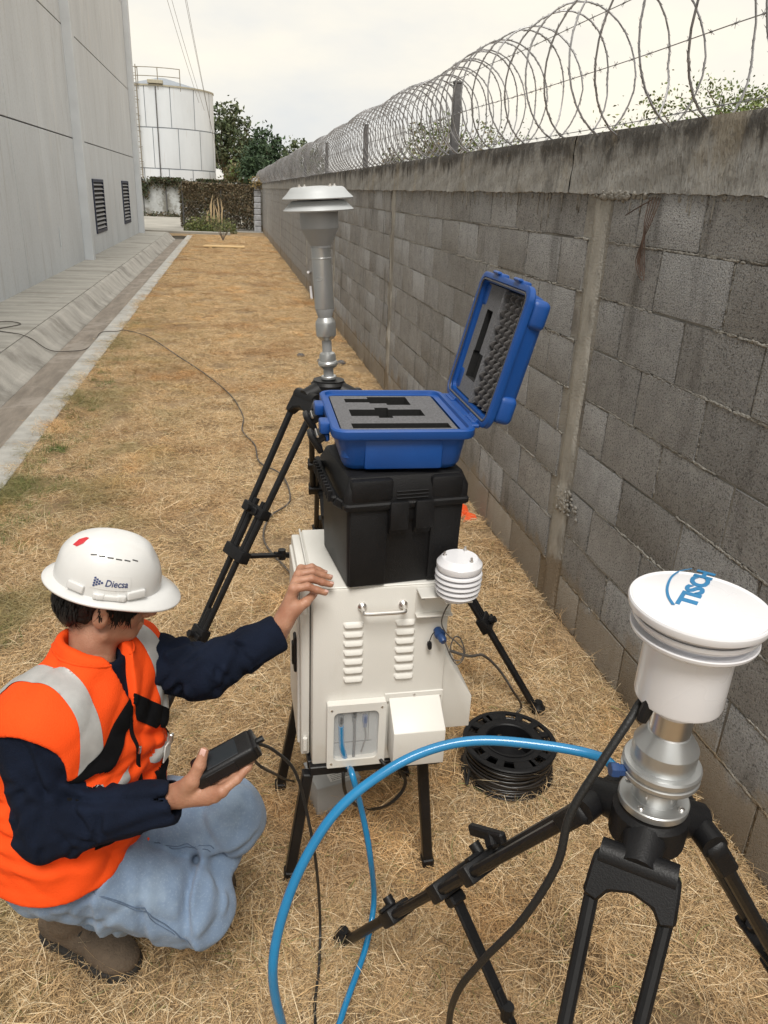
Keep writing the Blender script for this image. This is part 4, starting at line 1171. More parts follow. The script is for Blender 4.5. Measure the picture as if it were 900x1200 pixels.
# gasket line
# foam with three cut pockets
def pocket_slab(b, W, D, h, depth_fn, xs_, ys_, org, R):
    xs_, ys_ = sorted(set(xs_ + [0, W])), sorted(set(ys_ + [0, D]))
    def dz(i, j):
        if i < 0 or j < 0 or i >= len(xs_) - 1 or j >= len(ys_) - 1: return h
        return depth_fn((xs_[i] + xs_[i + 1]) / 2, (ys_[j] + ys_[j + 1]) / 2)
    V, F = [], []
    def q(*p):
        k = len(V); V.extend(p); F.append((k, k + 1, k + 2, k + 3))
    for i in range(len(xs_) - 1):
        for j in range(len(ys_) - 1):
            z = h - dz(i, j); x0, x1, y0, y1 = xs_[i], xs_[i + 1], ys_[j], ys_[j + 1]
            q((x0, y0, z), (x1, y0, z), (x1, y1, z), (x0, y1, z))
            for (ii, jj, e) in ((i + 1, j, ((x1, y0), (x1, y1))), (i, j + 1, ((x1, y1), (x0, y1)))):
                if ii < len(xs_) - 1 and jj < len(ys_) - 1:
                    z2 = h - dz(ii, jj)
                    if abs(z2 - z) > 1e-6: q((*e[0], z), (*e[1], z), (*e[1], z2), (*e[0], z2))
    b.raw(V, F, org, R)
FW, FD = W_ - .046, D_ - .032
pk_ = [(.026, .244, .030, .068), (.034, .205, .128, .184), (.096, .128, .112, .200), (.034, .190, .250, .284), (.092, .172, .240, .302), (.132, .190, .226, .302)]
b = B()
fx = sorted({v for r_ in pk_ for v in r_[:2]}); fy = sorted({v for r_ in pk_ for v in r_[2:]})
pocket_slab(b, FW, FD, .056, lambda x, y: .042 if any(r_[0] < x < r_[1] and r_[2] < y < r_[3] for r_ in pk_) else 0, fx, fy, bb_(.019, .016, .031), RB)
b.bm.faces.ensure_lookup_table()
foam = b.build("foam_insert", [m_foam, m_pocket], bcase, smooth=0, recalc=False)
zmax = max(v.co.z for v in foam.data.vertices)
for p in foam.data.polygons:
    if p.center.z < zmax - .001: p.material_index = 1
# pocket floors
for (x0, x1, y0, y1) in ((.026, .244, .030, .068), (.034, .205, .128, .184), (.034, .190, .226, .302)):
    b = B(); 
    n1, n2 = 22, 7; V, F = [], []
    for i in range(n1 + 1):
        for j in range(n2 + 1): V.append((.019 + x0 + (x1 - x0) * i / n1, .016 + y0 + (y1 - y0) * j / n2, .031 + .0155 + random.uniform(0, .004)))
    for i in range(n1):
        for j in range(n2): k = i * (n2 + 1) + j; F.append((k, k + n2 + 1, k + n2 + 2, k + 1))
    b.bm.free()
# latches on the left
for yy in (.085, .235):
    b = B(); b.box(bb_(-.014, yy, .082), (.022, .050, .026), RB, .005, 2); b.box(bb_(-.010, yy, .060), (.014, .036, .02), RB, .004); b.build("latch_seat", m_blue, tray)
    b = B(); Rl = RB @ Matrix.Rotation(rad(-32), 3, 'Y')
    b.box(bb_(-.034, yy - .002, .048), (.014, .052, .050), Rl, .005, 2); b.box(bb_(-.026, yy - .002, .064), (.02, .046, .012), Rl, .003); 
    for q in (-.02, .02): b.box(bb_(-.024, yy + q, .058), (.024, .008, .016), Rl, .002)
    la_ = b.build("latch", m_black, bcase)
    b = B(); b.tube([bb_(-.030, yy - .028, .066), bb_(-.030, yy + .026, .066)], .0026, 8); b.build("pin", m_steel, la_)
# hinge
b = B(); b.box(bb_(W_ + .010, D_ / 2, .094), (.020, D_ - .06, .008), RB, .002); b.build("hinge_flange", m_blue, tray)
for yy in (.075, .27):
    for q in range(5):
        b = B(); b.tube([bb_(W_ + .020, yy - .03 + q * .0125, .098), bb_(W_ + .020, yy - .02 + q * .0125, .098)], .0075, 10); b.box(bb_(W_ + .012, yy - .025 + q * .0125, .097), (.014, .009, .007), RB, .001); b.build("hinge_knuckle", m_blue, tray)
b = B(); b.tube([bb_(W_ + .020, .03, .098), bb_(W_ + .020, D_ - .03, .098)], .003, 8); b.build("hinge_pin", m_steel, tray)
# lid: local u along the hinge (y), v up, w outwards
ta = rad(14)
Lx = Vector((0, 1, 0)); Lv = Vector((math.sin(ta), 0, math.cos(ta))); Lw = Vector((math.cos(ta), 0, -math.sin(ta)))
RL = RB @ Matrix((Lx, Lv, Lw)).transposed()
LO = bb_(W_ + .022, 0, .094)
def lp(u, v, w): return LO + RL @ Vector((u, v, w))
b = B(); LH = .302
shell(b, [(.03, D_ - .03, .035, LH - .028, .056, .02), (.02, D_ - .02, .026, LH - .018, .051, .026), (.013, D_ - .013, .020, LH - .011, .040, .03), (.006, D_ - .006, .012, LH - .005, .012, .03),
          (-.006, D_ + .006, .002, LH + .004, .010, .03), (-.008, D_ + .008, 0, LH + .006, .007, .03), (-.008, D_ + .008, 0, LH + .006, -.004, .03), (-.005, D_ + .005, .003, LH + .003, -.006, .03)],
      [(.004, D_ - .004, .010, LH - .006, -.006, .024), (.006, D_ - .006, .012, LH - .008, .001, .024), (.013, D_ - .013, .019, LH - .015, .002, .02), (.014, D_ - .014, .020, LH - .016, .042, .02)], RL, LO)
lid = b.build("lid", m_blue, bcase)
for uu in (.085, .235):
    b = B(); b.box(lp(uu, LH + .004, .006), (.056, .016, .022), RL, .005, 2); b.box(lp(uu, LH + .010, -.006), (.040, .008, .012), RL, .003); b.build("latch_keeper", m_blue, lid)
for (u0, v0) in ((.030, .05), (.030, LH - .045), (D_ - .030, .05), (D_ - .030, LH - .045)):
    b = B(); b.box(lp(u0 + (-.004 if u0 < .1 else .004), v0, .032), (.050, .062, .044), RL, .014, 4); b.build("corner_pad", m_blue, lid)
b = B(); b.box(lp(D_ / 2, LH * .48, .054), (.19, .18, .006), RL, .004, 2); b.build("lid_swage", m_blue, lid)
b = B(); ring = rrect(.009, D_ - .009, .014, LH - .010, .02, 5); b.tube([lp(u, v, -.004) for u, v in ring] + [lp(*ring[0], -.004)], .0022, 6); b.build("gasket", m_foamd, lid)
# egg crate foam over the near two thirds, flat foam strip with a pocket on the far side
b = B(); nu, nv = 72, 112; V, F = [], []
u0, u1, v0, v1 = .016, .166, .022, LH - .018
for i in range(nu + 1):
    for j in range(nv + 1):
        u, v = u0 + (u1 - u0) * i / nu, v0 + (v1 - v0) * j / nv
        p_ = 2 * math.pi / .036
        # offset rows of domes
        q = math.cos(p_ * u) * math.cos(p_ * v * 1.0)
        w = .017 - .0125 * (max(-.6, q) + .2) + .002 * q * q
        if i in (0, nu) or j in (0, nv): w = .036
        V.append((u, v, w))
for i in range(nu):
    for j in range(nv): k = i * (nv + 1) + j; F.append((k, k + nv + 1, k + nv + 2, k + 1))
b.raw(V, F, LO, RL); b.build("egg_crate_foam", m_foamd, bcase, smooth=180, recalc=False)
b = B(); pr_ = [(.045, .125, .040, .105), (.050, .095, .105, .205)]
pocket_slab(b, .158, LH - .040, .024, lambda x, y: .020 if any(r_[0] < x < r_[1] and r_[2] < y < r_[3] for r_ in pr_) else 0, [.045, .050, .095, .125], [.040, .105, .205],
            lp(D_ - .017 - 0.0, .022, .036), RL @ Matrix(((-1, 0, 0), (0, 1, 0), (0, 0, -1))))
flat = b.build("flat_foam", [m_foam, m_pocket], bcase, smooth=0, recalc=False)
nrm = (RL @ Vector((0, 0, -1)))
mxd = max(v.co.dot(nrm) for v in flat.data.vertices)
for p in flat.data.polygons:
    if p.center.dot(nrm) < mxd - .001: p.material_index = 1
b = B(); b.box(lp(D_ - .177, LH / 2, .018), (.004, LH - .04, .034), RL, .001); b.build("foam_edge", m_foam, bcase)

# ------------------------------------------------------------------ tripods
def tripod(label, group, c, feet, s=1.0, kn=m_red, sprd=.42, bare=()):
    """c: centre of the top plate; feet: ground points"""
    c = Vector(c); r = root("tripod", (c.x, c.y, 0), label, 'tripod', group)
    b = B(); b.lathe([(.040 * s, -.062 * s), (.052 * s, -.055 * s), (.052 * s, -.012 * s), (.046 * s, -.004 * s), (.046 * s, 0)], c, None, 28); b.lathe([(.028 * s, -.11 * s), (.032 * s, -.10 * s), (.032 * s, -.06 * s)], c, None, 20); hub = b.build("hub", m_black, r)
    ctr = Vector((c.x, c.y, c.z * sprd))
    for fi, (fx, fy) in enumerate(feet):
        F = Vector((fx, fy, 0)); d = Vector((F.x - c.x, F.y - c.y, 0)).normalized(); sd_ = Vector((-d.y, d.x, 0))
        Hh = c + d * .075 * s - Vector((0, 0, .045 * s)); ax = (F - Hh).normalized(); L = (F - Hh).length
        up_ = sd_.cross(ax)
        # shoulder yoke
        b = B()
        b.tube([c + d * .035 * s - Vector((0, 0, .032 * s)), Hh + d * .01 * s], [.030 * s, .024 * s], 12)
        b.tube([Hh - sd_ * .050 * s, Hh + sd_ * .050 * s], .019 * s, 14)
        RY_ = frame(ax, sd_)
        b.prism([(-.056 * s, 0), (-.058 * s, .020 * s), (-.060 * s, .056 * s), (-.040 * s, .062 * s), (-.028 * s, .044 * s), (0, .036 * s), (.028 * s, .044 * s), (.040 * s, .062 * s), (.060 * s, .056 * s), (.058 * s, .020 * s), (.056 * s, 0), (.03 * s, -.012 * s), (-.03 * s, -.012 * s)], .030 * s, Hh - up_ * .015 * s, Matrix((sd_, ax, sd_.cross(ax))).transposed(), .004 * s)
        yk = b.build("yoke", m_black, r)
        at = lambda t, o=0: Hh + ax * (L * t) + sd_ * o
        leg = B()
        w1, w2 = .048 * s, .040 * s
        for q in (-1, 1): leg.tube([at(.05, q * w1), at(.44, q * w2 * .92)], .0100 * s, 10)
        lg = leg.build("leg", m_blackm, r)
        for (t, ww, hh) in ((.33, .110, .030), (.455, .100, .036)):
            b = B(); b.box(at(t), (ww * s, .034 * s, hh * s), RY_, .004 * s, 2); b.build("clamp", m_black, lg)
        b = B(); 
        for q in (-1, 1): b.tube([at(.30, q * w2 * .52), at(.70, q * w2 * .40)], .0095 * s, 10)
        b.build("middle_tube", m_blackm, lg)
        b = B(); b.box(at(.70), (.062 * s, .032 * s, .052 * s), RY_, .005 * s, 2); b.build("clamp", m_black, lg)
        b = B(); b.tube([at(.62), at(.985)], .0115 * s, 12); b.build("lower_tube", m_blackm, lg)
        for t in (.33, .70):
            kc = at(t) + up_ * (.026 * s if up_.z > 0 else -.026 * s)
            b = B(); b.tube([kc - up_ * .012 * s, kc + up_ * .006 * s], .011 * s, 12); b.box(kc + up_ * .006 * s + sd_ * .012 * s, (.040 * s, .018 * s, .008 * s), frame(up_, sd_), .002 * s); b.build("knob", m_black, lg)
            if kn: b = B(); b.lathe([(.0065 * s, 0), (.006 * s, .003 * s)], kc + up_ * (.012 * s), frame(up_), 10); b.build("knob_dot", kn, lg)
        b = B(); b.lathe([(.016 * s, 0), (.024 * s, .006), (.024 * s, .022), (.016 * s, .034), (.013 * s, .045)], F, None, 14); b.build("foot", m_black, lg)
        if fi in bare: continue
        # spreader
        p0 = at(.455) - up_ * .0 ; mid = p0.lerp(ctr, .48)
        b = B(); b.bar(p0 - Vector((0, 0, .012 * s)), mid, .022 * s, .010 * s, (0, 0, 1), .002); b.bar(mid.lerp(p0, .18), ctr, .014 * s, .016 * s, (0, 0, 1), .002); sp2 = b.build("spreader", m_black, r)
        b = B(); b.box(p0.lerp(ctr, .04) - Vector((0, 0, .016 * s)), (.034 * s, .022 * s, .030 * s), RY_, .004); b.tube([mid + Vector((0, 0, .018 * s)), mid - Vector((0, 0, .014 * s))], .012 * s, 10); b.build("spreader_joint", m_black, sp2)
    b = B(); b.lathe([(.020 * s, -.015 * s), (.026 * s, -.008 * s), (.026 * s, .012 * s), (.018 * s, .018 * s)], ctr, None, 16); b.build("spreader_hub", m_black, r)
    return r
TA = Vector((.550, .739, .944))
def foot(c, ang, r_): return (c.x + r_ * math.cos(rad(ang)), c.y + r_ * math.sin(rad(ang)))
near_t = tripod('black twin tube tripod in the foreground under the white round air inlet', 'instrument tripods', TA - Vector((0, 0, .008)), [(.213, 1.312), foot(TA, 233, .66), foot(TA, 1, .66)], 1.0, None, .10, (2,))
FT = Vector((.305, 2.50, 1.135))
far_t = tripod('black tripod with red knobs behind the black case carrying the silver sampler', 'instrument tripods', FT - Vector((0, 0, .008)), [(-.308, 2.17), (1.03, 2.12), (.36, 3.28)], 1.12, m_red)
# cranked clamp lever on the near tripod's left leg
Fl = Vector((.213, 1.312, 0)); dl = (Fl - TA).normalized(); p0 = TA.lerp(Fl, .33) + Vector((.004, -.006, .002))
b = B(); b.bar(p0 + Vector((-.005, .035, .030)), p0 + Vector((-.045, .100, -.006)), .016, .022, (0, 0, 1), .004)
b.box(p0 + Vector((-.02, .055, .010)), (.02, .03, .026), frame(dl), .004)
lv = b.build("lever", m_black, near_t)

# ------------------------------------------------------------------ near white air inlet
ax_t = Vector((.006, -.01, 1)).normalized(); RT = frame(ax_t)
ti = root("air_inlet", TA, 'white round air sampling inlet with blue lettering on its lid, on the foreground tripod', 'air sampler')
def ltp(name, prof, mat, seg=64, parent=ti, **k):
    b = B(); b.lathe(prof, TA, RT, seg, **k); return b.build(name, mat, parent, smooth=18)
fl = ltp("base_flange", [(.047, -.006), (.0475, -.004), (.0475, .004), (.046, .0055), (.030, .0055), (.029, .007)], m_alu)
for k in range(4):
    a = rad(35 + 90 * k); b = B(); b.lathe([(.0045, .0055), (.0045, .0075), (.003, .0085), (.0015, .0078)], TA + RT @ Vector((.039 * math.cos(a), .039 * math.sin(a), 0)), RT, 12); b.build("screw", m_steel, fl)
ltp("neck", [(.0295, .004), (.0295, .050)], m_alu)
ltp("collar", [(.030, .040), (.046, .041), (.0505, .044), (.052, .047), (.052, .052), (.049, .0535), (.049, .056), (.052, .0575), (.052, .064), (.050, .067), (.043, .068)], m_alu)
ltp("impactor_body", [(.0415, .066), (.0425, .070), (.0425, .094), (.0415, .096), (.0285, .116), (.0270, .117)], m_alu)
ltp("steel_tube", [(.0265, .112), (.0265, .158)], m_steel)
nk = ltp("inlet_collar", [(.0300, .150), (.0310, .152), (.0310, .170)], m_pvc)
b = B(); pS = TA + RT @ Vector((.0050, -.0308, .159)); b.lathe([(.0038, 0), (.0034, .002), (.002, .0022)], pS, frame((.15, -1, 0)), 10); b.build("screw", m_steel, nk)
ltp("inlet_drum", [(.030, .167), (.052, .168), (.0545, .170), (.0555, .174), (.0555, .262)], m_pvc, 96)
ltp("lower_brim", [(.056, .256), (.070, .262), (.0765, .268), (.0775, .272), (.0765, .2735), (.070, .270), (.058, .268), (.057, .285)], m_pvc, 96, cap0=False, cap1=False)
ltp("middle_brim", [(.057, .274), (.0725, .279), (.0765, .284), (.0770, .288), (.075, .289), (.068, .286), (.055, .292)], m_pvc, 96, cap0=False, cap1=False)
cap_ = ltp("lid", [(.058, .288), (.0750, .291), (.0835, .298), (.0850, .303), (.0850, .307), (.0838, .3095), (.0822, .3098), (.0800, .3085), (.060, .3115), (.030, .3130), (.0005, .3135)], m_pvc, 128, cap0=False)
# port for the hose
b = B(); pdir = Vector((-1, .12, .06)).normalized(); b.lathe([(.0085, 0), (.0085, .012), (.0105, .013), (.0105, .022), (.009, .024)], TA + Vector((0, 0, .046)) + pdir * .046, frame(pdir), 6); b.build("hose_fitting", m_bcon, ti)
# lettering on the lid (u = reading direction, v = letter tops)
ZL = .944 + .3128
pa, pb2 = Vector((0.5312, 0.7177, 1.2570)), Vector((0.6199, 0.8103, 1.2570))
ud = (pb2 - pa); lenT = ud.length; ud.normalize(); vd = Vector((-ud.y, ud.x, 0))
me = text_mesh("TISCH", .0300, .0006, .0013)
xs_ = [v.co.x for v in me.vertices]; wT = max(xs_) - min(xs_)
TL = lenT
for v in me.vertices:
    x, y, z = v.co
    x = (x - min(xs_) if False else x) * (TL / wT); y = y * 1.0
    p = pa + ud * x + vd * y
    rr = math.hypot(p.x - TA.x, p.y - TA.y)
    zz = .3135 - .0013 * min(1, rr / .06) - max(0, rr - .06) * .14
    p2 = Vector((p.x, p.y, TA.z + zz + .0006 + z)); v.co = p2 - TA
me.materials.clear()
link("lettering", me, m_tblue, ti)
arc = catmull([(0.5104, 0.7284, 1.2570), (0.5154, 0.7492, 1.2570), (0.5274, 0.7723, 1.2570), (0.5482, 0.7982, 1.2570), (0.5719, 0.8179, 1.2570), (0.5968, 0.8280, 1.2570)], 8)
V, F = [], []
for i, p in enumerate(arc):
    t = (arc[min(i + 1, len(arc) - 1)] - arc[max(i - 1, 0)]).normalized(); nn = Vector((-t.y, t.x, 0)); w = .0022 * (1 - .6 * i / len(arc))
    rr = math.hypot(p.x - TA.x, p.y - TA.y); zz = TA.z + .3135 - .0013 * min(1, rr / .06) - max(0, rr - .06) * .14 + .0010
    V += [(p.x + nn.x * w, p.y + nn.y * w, zz), (p.x - nn.x * w, p.y - nn.y * w, zz)]
for i in range(len(arc) - 1): F.append((2 * i, 2 * i + 1, 2 * i + 3, 2 * i + 2))
np_mesh("printed_arc", V, F, m_tblue, ti)

# ------------------------------------------------------------------ far silver sampler
lean = (Vector((.262, 2.50, 1.712)) - FT); kL = lean.length / 220.; RF = frame(lean)
fs = root("dust_sampler", FT, 'tall silver dust sampler with two stacked round brims on the far tripod', 'air sampler')
sc = 2.18 / 896.
def fp(name, prof, mat, cap0=True, cap1=True, seg=56, parent=fs):
    b = B(); b.lathe([(r * sc, (440 - y) * kL) for (r, y) in prof], FT, RF, seg, cap0=cap0, cap1=cap1); return b.build(name, mat, parent, smooth=22)
fp("base_flange", [(10, 442), (10.5, 441.5), (10.5, 439), (9.5, 438)], m_alu)
fp("neck", [(6.8, 440), (6.8, 425)], m_spray)
fp("clamp_ring", [(7, 429), (11, 427), (13.2, 424), (13.4, 421.5), (12.2, 419.5), (11.2, 419)], m_alu)
fp("lower_body", [(11, 420), (11, 413), (10, 410), (6.6, 408)], m_alu)
fp("neck", [(6.4, 410), (6.4, 392)], m_spray)
bl = fp("separator", [(6.4, 394), (10, 391.5), (12.8, 388), (13.3, 385), (13.3, 373), (12.6, 370.5), (9.6, 366.5), (9.2, 365.5)], m_alu)
fp("cone", [(9.0, 366.5), (12.2, 356.5), (12.2, 354)], m_spray)
tb = fp("tube", [(12.4, 355), (12.6, 354), (12.6, 298), (12.9, 297.6), (12.9, 296.4), (12.6, 296), (12.6, 286), (13.0, 284)], m_alu)
b = B(); pc = FT + RF @ Vector((-.55 * 12.6 * sc, -.835 * 12.6 * sc, (440 - 320) * kL)); b.box(pc, (.022, .002, .010), frame(RF @ Vector((0, 0, 1)), (1, -.6, 0)) @ Matrix.Rotation(0, 3, 'Z'), .001)
b.bm.free()
b = B()
ring = []
for k in range(20):
    a = 2 * math.pi * k / 20; th = rad(-118) + .011 / (12.6 * sc) * math.cos(a); zz = (440 - 320) * kL + .006 * math.sin(a)
    ring.append(FT + RF @ Vector((12.75 * sc * math.cos(th), 12.75 * sc * math.sin(th), zz)))
b.tube(ring + [ring[0]], .0009, 4); b.build("stamp", m_spray, tb)
fp("funnel", [(13.4, 285), (13.4, 283), (24.3, 263.5), (24.3, 245)], m_spray)
fp("lower_brim", [(24, 244), (43.2, 245), (44.2, 243.6), (43.4, 242.6), (38, 238), (33.5, 233.8), (31, 233.4)], m_brim, seg=72)
fp("shadow_spacer", [(26, 235), (26, 229)], m_void)  # near-black colour paints the shadow band between the two brims
ub = fp("upper_brim", [(33, 231.4), (43.4, 232.2), (44.4, 231), (43.4, 229.8), (38.5, 225.8), (37.6, 224.8), (33.5, 220.4), (31, 219.2), (4, 218)], m_brim, seg=72)
for a in (30, 120, 210, 300):
    b = B(); b.lathe([(.006, 0), (.006, .003), (.003, .004), (.003, .008)], FT + RF @ Vector((27 * sc * math.cos(rad(a)), 27 * sc * math.sin(rad(a)), (440 - 219.2) * kL)), RF, 6); b.build("nut", m_steel, ub)

# ------------------------------------------------------------------ hoses and cables
def cable(name, label, pts, r, mat, cat='cable', group=None, n=8, seg=10, extra=None):
    P = catmull(pts, n); loc = Vector(pts[-1]); loc.z = 0 if name != 'x' else loc.z
    b = B(); b.tube(P, r, seg)
    o = b.build(name, mat, None, smooth=60, loc=tuple(pts[-1])); return setp(o, label, cat, group)
cable("air_hose", 'thick blue hose looping from the white inlet down and up into the cabinet window',
      [TA + Vector((0, 0, .046)) + pdir * .060, (0.4799, 0.7825, 0.9873), (0.4177, 0.8162, 0.9845), (0.3253, 0.8446, 0.9807), (0.2488, 0.8526, 0.9628), (0.1772, 0.8432, 0.9319), (0.1146, 0.8262, 0.8876), (0.0646, 0.8045, 0.8122), (0.0336, 0.7847, 0.7242), (0.0246, 0.7739, 0.6420),
       (0.0391, 0.7910, 0.5066), (0.0710, 0.8600, 0.2673), (0.1130, 0.9582, 0.0200), (0.1455, 1.0296, 0.0300), (0.1916, 1.1292, 0.0350), (0.2577, 1.2540, 0.0450), (0.2898, 1.3312, 0.1000), (0.2729, 1.3156, 0.2667), (0.2543, 1.3345, 0.3806), (0.2266, 1.3416, 0.5017), (.2445, CY0 - .024, .383), (.228, CY0 - .012, .44), (.224, CY0 - .011, .505)], .0072, m_hose, 'hose', n=12, seg=14)
cable("power_cable", 'black braided cable hanging from the white inlet down across the foreground tripod',
      [TA + RT @ Vector((-.046, -.012, .172)), (0.5079, 0.7481, 1.1022), (0.4857, 0.7339, 1.0840), (0.4458, 0.7185, 1.0284), (0.4109, 0.7084, 0.9614), (0.3989, 0.6997, 0.8828), (0.3655, 0.7073, 0.7801), (0.3278, 0.7353, 0.6714), (0.3086, 0.7749, 0.5468), (0.3316, 0.8483, 0.3396), (0.3788, 0.9047, 0.0100)], .0056, m_cabl)
b = B(); q0 = TA + RT @ Vector((-.046, -.012, .172)); b.tube([q0 + Vector((0, 0, .004)), q0 - Vector((.004, 0, .012)), q0 - Vector((.007, 0, .026))], [.0085, .0085, .0065], 10); b.build("cable_gland", m_black, ti)
cable("meter_cable", 'thin black cable drooping from the handheld meter to the grass by the cabinet leg',
      [(0.0083, 1.1330, 0.7649), (0.0194, 1.1463, 0.7625), (0.0502, 1.1847, 0.7115), (0.0893, 1.2113, 0.6365), (0.1129, 1.2265, 0.5270), (0.1347, 1.2234, 0.3736), (0.1566, 1.3187, 0.0900), (0.1468, 1.2414, 0.0320), (0.1269, 1.1443, 0.0280), (0.1229, 1.0520, 0.0280), (0.1242, 0.9361, 0.0280)], .0033, m_cabl)
cable("power_cable", 'thin black cable looping on the grass behind the cabinet leg to the cabinet underside',
      [(0.0113, 1.1348, 0.7574), (0.0142, 1.1751, 0.6974), (0.0465, 1.2825, 0.5752), (0.1384, 1.8792, 0.0100), (0.2417, 1.8572, 0.0500), (0.3402, 1.7469, 0.1500), (.30, 1.62, .36)], .003, m_cabl)
cable("power_cable", 'black cable hanging in a loop under the cabinet beside the grey box',
      [(.31, 1.66, .36), (0.3269, 1.4821, 0.3990), (0.3875, 1.5254, 0.3217), (0.4049, 1.5475, 0.2517), (0.3681, 1.5674, 0.1766), (0.3411, 1.7259, 0.0150), (0.2558, 1.5560, 0.2258), (0.2326, 1.5060, 0.3576), (.26, 1.66, .36)], .0045, m_cabl)
cable("extension_lead", 'thin dark lead running from the pavement across the channel and over the dry grass',
      [(-3.05, 9.2, .13), (-2.71, 9.89, .13), (-2.45, 9.75, .128), (-2.62, 9.35, .128), (-2.40, 9.15, .128), (-2.27, 9.0, .135), (-2.18, 9.05, .08), (-2.08, 9.12, -.025), (-2.0, 9.22, -.085), (-1.85, 9.3, -.10), (-1.69, 9.38, -.09), (-1.61, 9.6, -.03), (-1.57, 9.8, .03), (-1.40, 9.9, .03), (-1.3, 9.97, .03), (-.99, 9.52, .03), (-.58, 8.37, .03), (-.29, 7.55, .03), (-.05, 6.71, .03), (.05, 6.02, .03), (.04, 5.6, .03), (.12, 5.25, .03), (.14, 4.87, .03), (.27, 4.61, .03), (.29, 4.17, .03), (.16, 3.93, .03), (.12, 3.6, .03), (.24, 3.2, .03), (.3, 2.9, .03)], .0055, m_cabg, n=5, seg=6)

# ------------------------------------------------------------------ cable reel
RLc = Vector((.815, 1.84, 0)); rl_ = root("cable_reel", RLc, 'black plastic cable reel wound with black cable lying on the grass by the wall', 'cable reel')
def flange(z, t, tilt):
    b = B(); R0, R1 = .146, .088
    Rt = Matrix.Rotation(tilt, 3, 'X')
    def ann(r0, r1, a0=0., a1=2 * math.pi, n=48):
        V, F = [], []
        full = abs(a1 - a0 - 2 * math.pi) < 1e-4; m_ = n if full else n + 1
        for i in range(m_):
            a = a0 + (a1 - a0) * i / n
            for (r, zz) in ((r0, 0), (r1, 0), (r1, t), (r0, t)): V.append((r * math.cos(a), r * math.sin(a), z + zz))
        for i in range(n):
            j = (i + 1) % m_
            for q in range(4): F.append((i * 4 + q, j * 4 + q, j * 4 + (q + 1) % 4, i * 4 + (q + 1) % 4))
        if not full: F += [(0, 1, 2, 3), ((m_ - 1) * 4 + 3, (m_ - 1) * 4 + 2, (m_ - 1) * 4 + 1, (m_ - 1) * 4)]
        b.raw(V, F, RLc)
    ann(.132, R0); ann(.078, .104); ns = 14
    for k in range(ns):
        if k % 7 == 3: ann(.103, .133, 2 * math.pi * k / ns, 2 * math.pi * (k + 1.2) / ns, 4)
        else: ann(.103, .133, 2 * math.pi * k / ns, 2 * math.pi * (k + .42) / ns, 3)
    b.lathe([(R0, z), (R0 + .003, z + t * .5), (R0, z + t)], RLc, None, 48, cap0=False, cap1=False)
    return b
flange(.118, .007, 0).build("flange", m_black, rl_); flange(.012, .007, 0).build("flange", m_black, rl_)
b = B(); b.lathe([(.080, .018), (.080, .125), (.084, .1265), (.084, .1275), (.077, .1275), (.074, .124), (.070, .05), (.0, .045)], RLc, None, 48, cap1=False); b.build("drum", m_black, rl_)
m_wound = M("wound_cable", (.018, .015, .013), rough=.42, var=.4, scale=30, coat=.2)
rg = random.Random(5)
for k in range(22):
    r0 = .098 + .036 * rg.random(); z0 = .026 + .084 * rg.random(); b = B(); tl = rg.uniform(-.12, .12); ph_ = rg.uniform(0, 6.28)
    if k < 11: r0 = .132 + rg.uniform(-.006, .006); z0 = .027 + k * .0085
    P = [RLc + Vector((r0 * (1 + .02 * math.sin(3 * a + k)) * math.cos(a), r0 * (1 + .02 * math.sin(2 * a + k)) * math.sin(a), max(.02, min(.112, z0 + tl * r0 * math.sin(a + ph_))))) for a in np.linspace(0, 2 * math.pi, 40)]
    b.tube(P, .0045, 7); b.build("cable_turn", m_wound, rl_, smooth=60)
b = B(); b.tube(catmull([RLc + Vector((-.135, -.03, .05)), RLc + Vector((-.155, -.07, .03)), (0.6965, 1.9087, 0.0200), (0.7046, 1.8291, 0.0180), (0.7200, 1.7975, 0.0200)], 6), .0045, 8); b.build("cable_tail", m_cabl, rl_)
pp = Vector((0.7349, 1.7824, 0.0180)); b = B(); b.lathe([(.009, -.020), (.014, -.012), (.019, 0), (.019, .018), (.015, .022)], pp, frame((.8, -.5, .1)), 14); plug = b.build("plug", m_black, rl_)
b = B(); b.lathe([(.0135, 0), (.0135, .003)], pp + Vector((.8, -.5, .1)).normalized() * .0222, frame((.8, -.5, .1)), 14)
for q in (-1, 1): b.tube([pp + Vector((.018, -.011, .003 + q * .008)), pp + Vector((.034, -.021, .005 + q * .008))], .0022, 8)
b.build("plug_pin", m_steel, plug)
cable("power_cable", 'dark cable arching from the cabinet back over the grass to the cable reel', [(.474, 1.80, .55), (0.6086, 1.7494, 0.5141), (0.7040, 1.8615, 0.4335), (0.7895, 1.9316, 0.3272), (0.8546, 1.9631, 0.2243), (0.9662, 2.1188, 0.0300), (0.9018, 2.0426, 0.0500)], .0042, m_cabg)

# ------------------------------------------------------------------ grey box below the cabinet
gb = root("grey_box", (.255, 1.79, 0), 'small pale grey box with a white paper label under the cabinet', 'box')
Rg = rotz(rad(14)); gc = Vector((.245, 1.80, 0))
def gp_(x, y, z): return gc + Rg @ Vector((x, y, z))
b = B(); b.box(gp_(0, 0, .052), (.135, .12, .104), Rg, .004, 2); b.build("shell", m_greyb, gb)
b = B(); b.box(gp_(0, 0, .1065), (.139, .124, .005), Rg, .002); b.build("cover", m_greyb, gb)
b = B(); b.box(gp_(.012, -.030, .1094), (.070, .034, .0006), Rg); lb = b.build("label", m_paper, gb)
b = B(); rg = random.Random(2)
for row in range(4):
    x = -.016
    while x < .018:
        w = rg.uniform(.001, .004); b.box(gp_(x + w / 2, -.042 + row * .0068, .1099), (w, .0024, .0003), Rg); x += w + .0012
for k in range(9): b.box(gp_(.026 + .002 * k, -.030, .1099), (rg.choice([.0006, .0011]), .024, .0003), Rg)
b.build("label_print", m_black, lb)

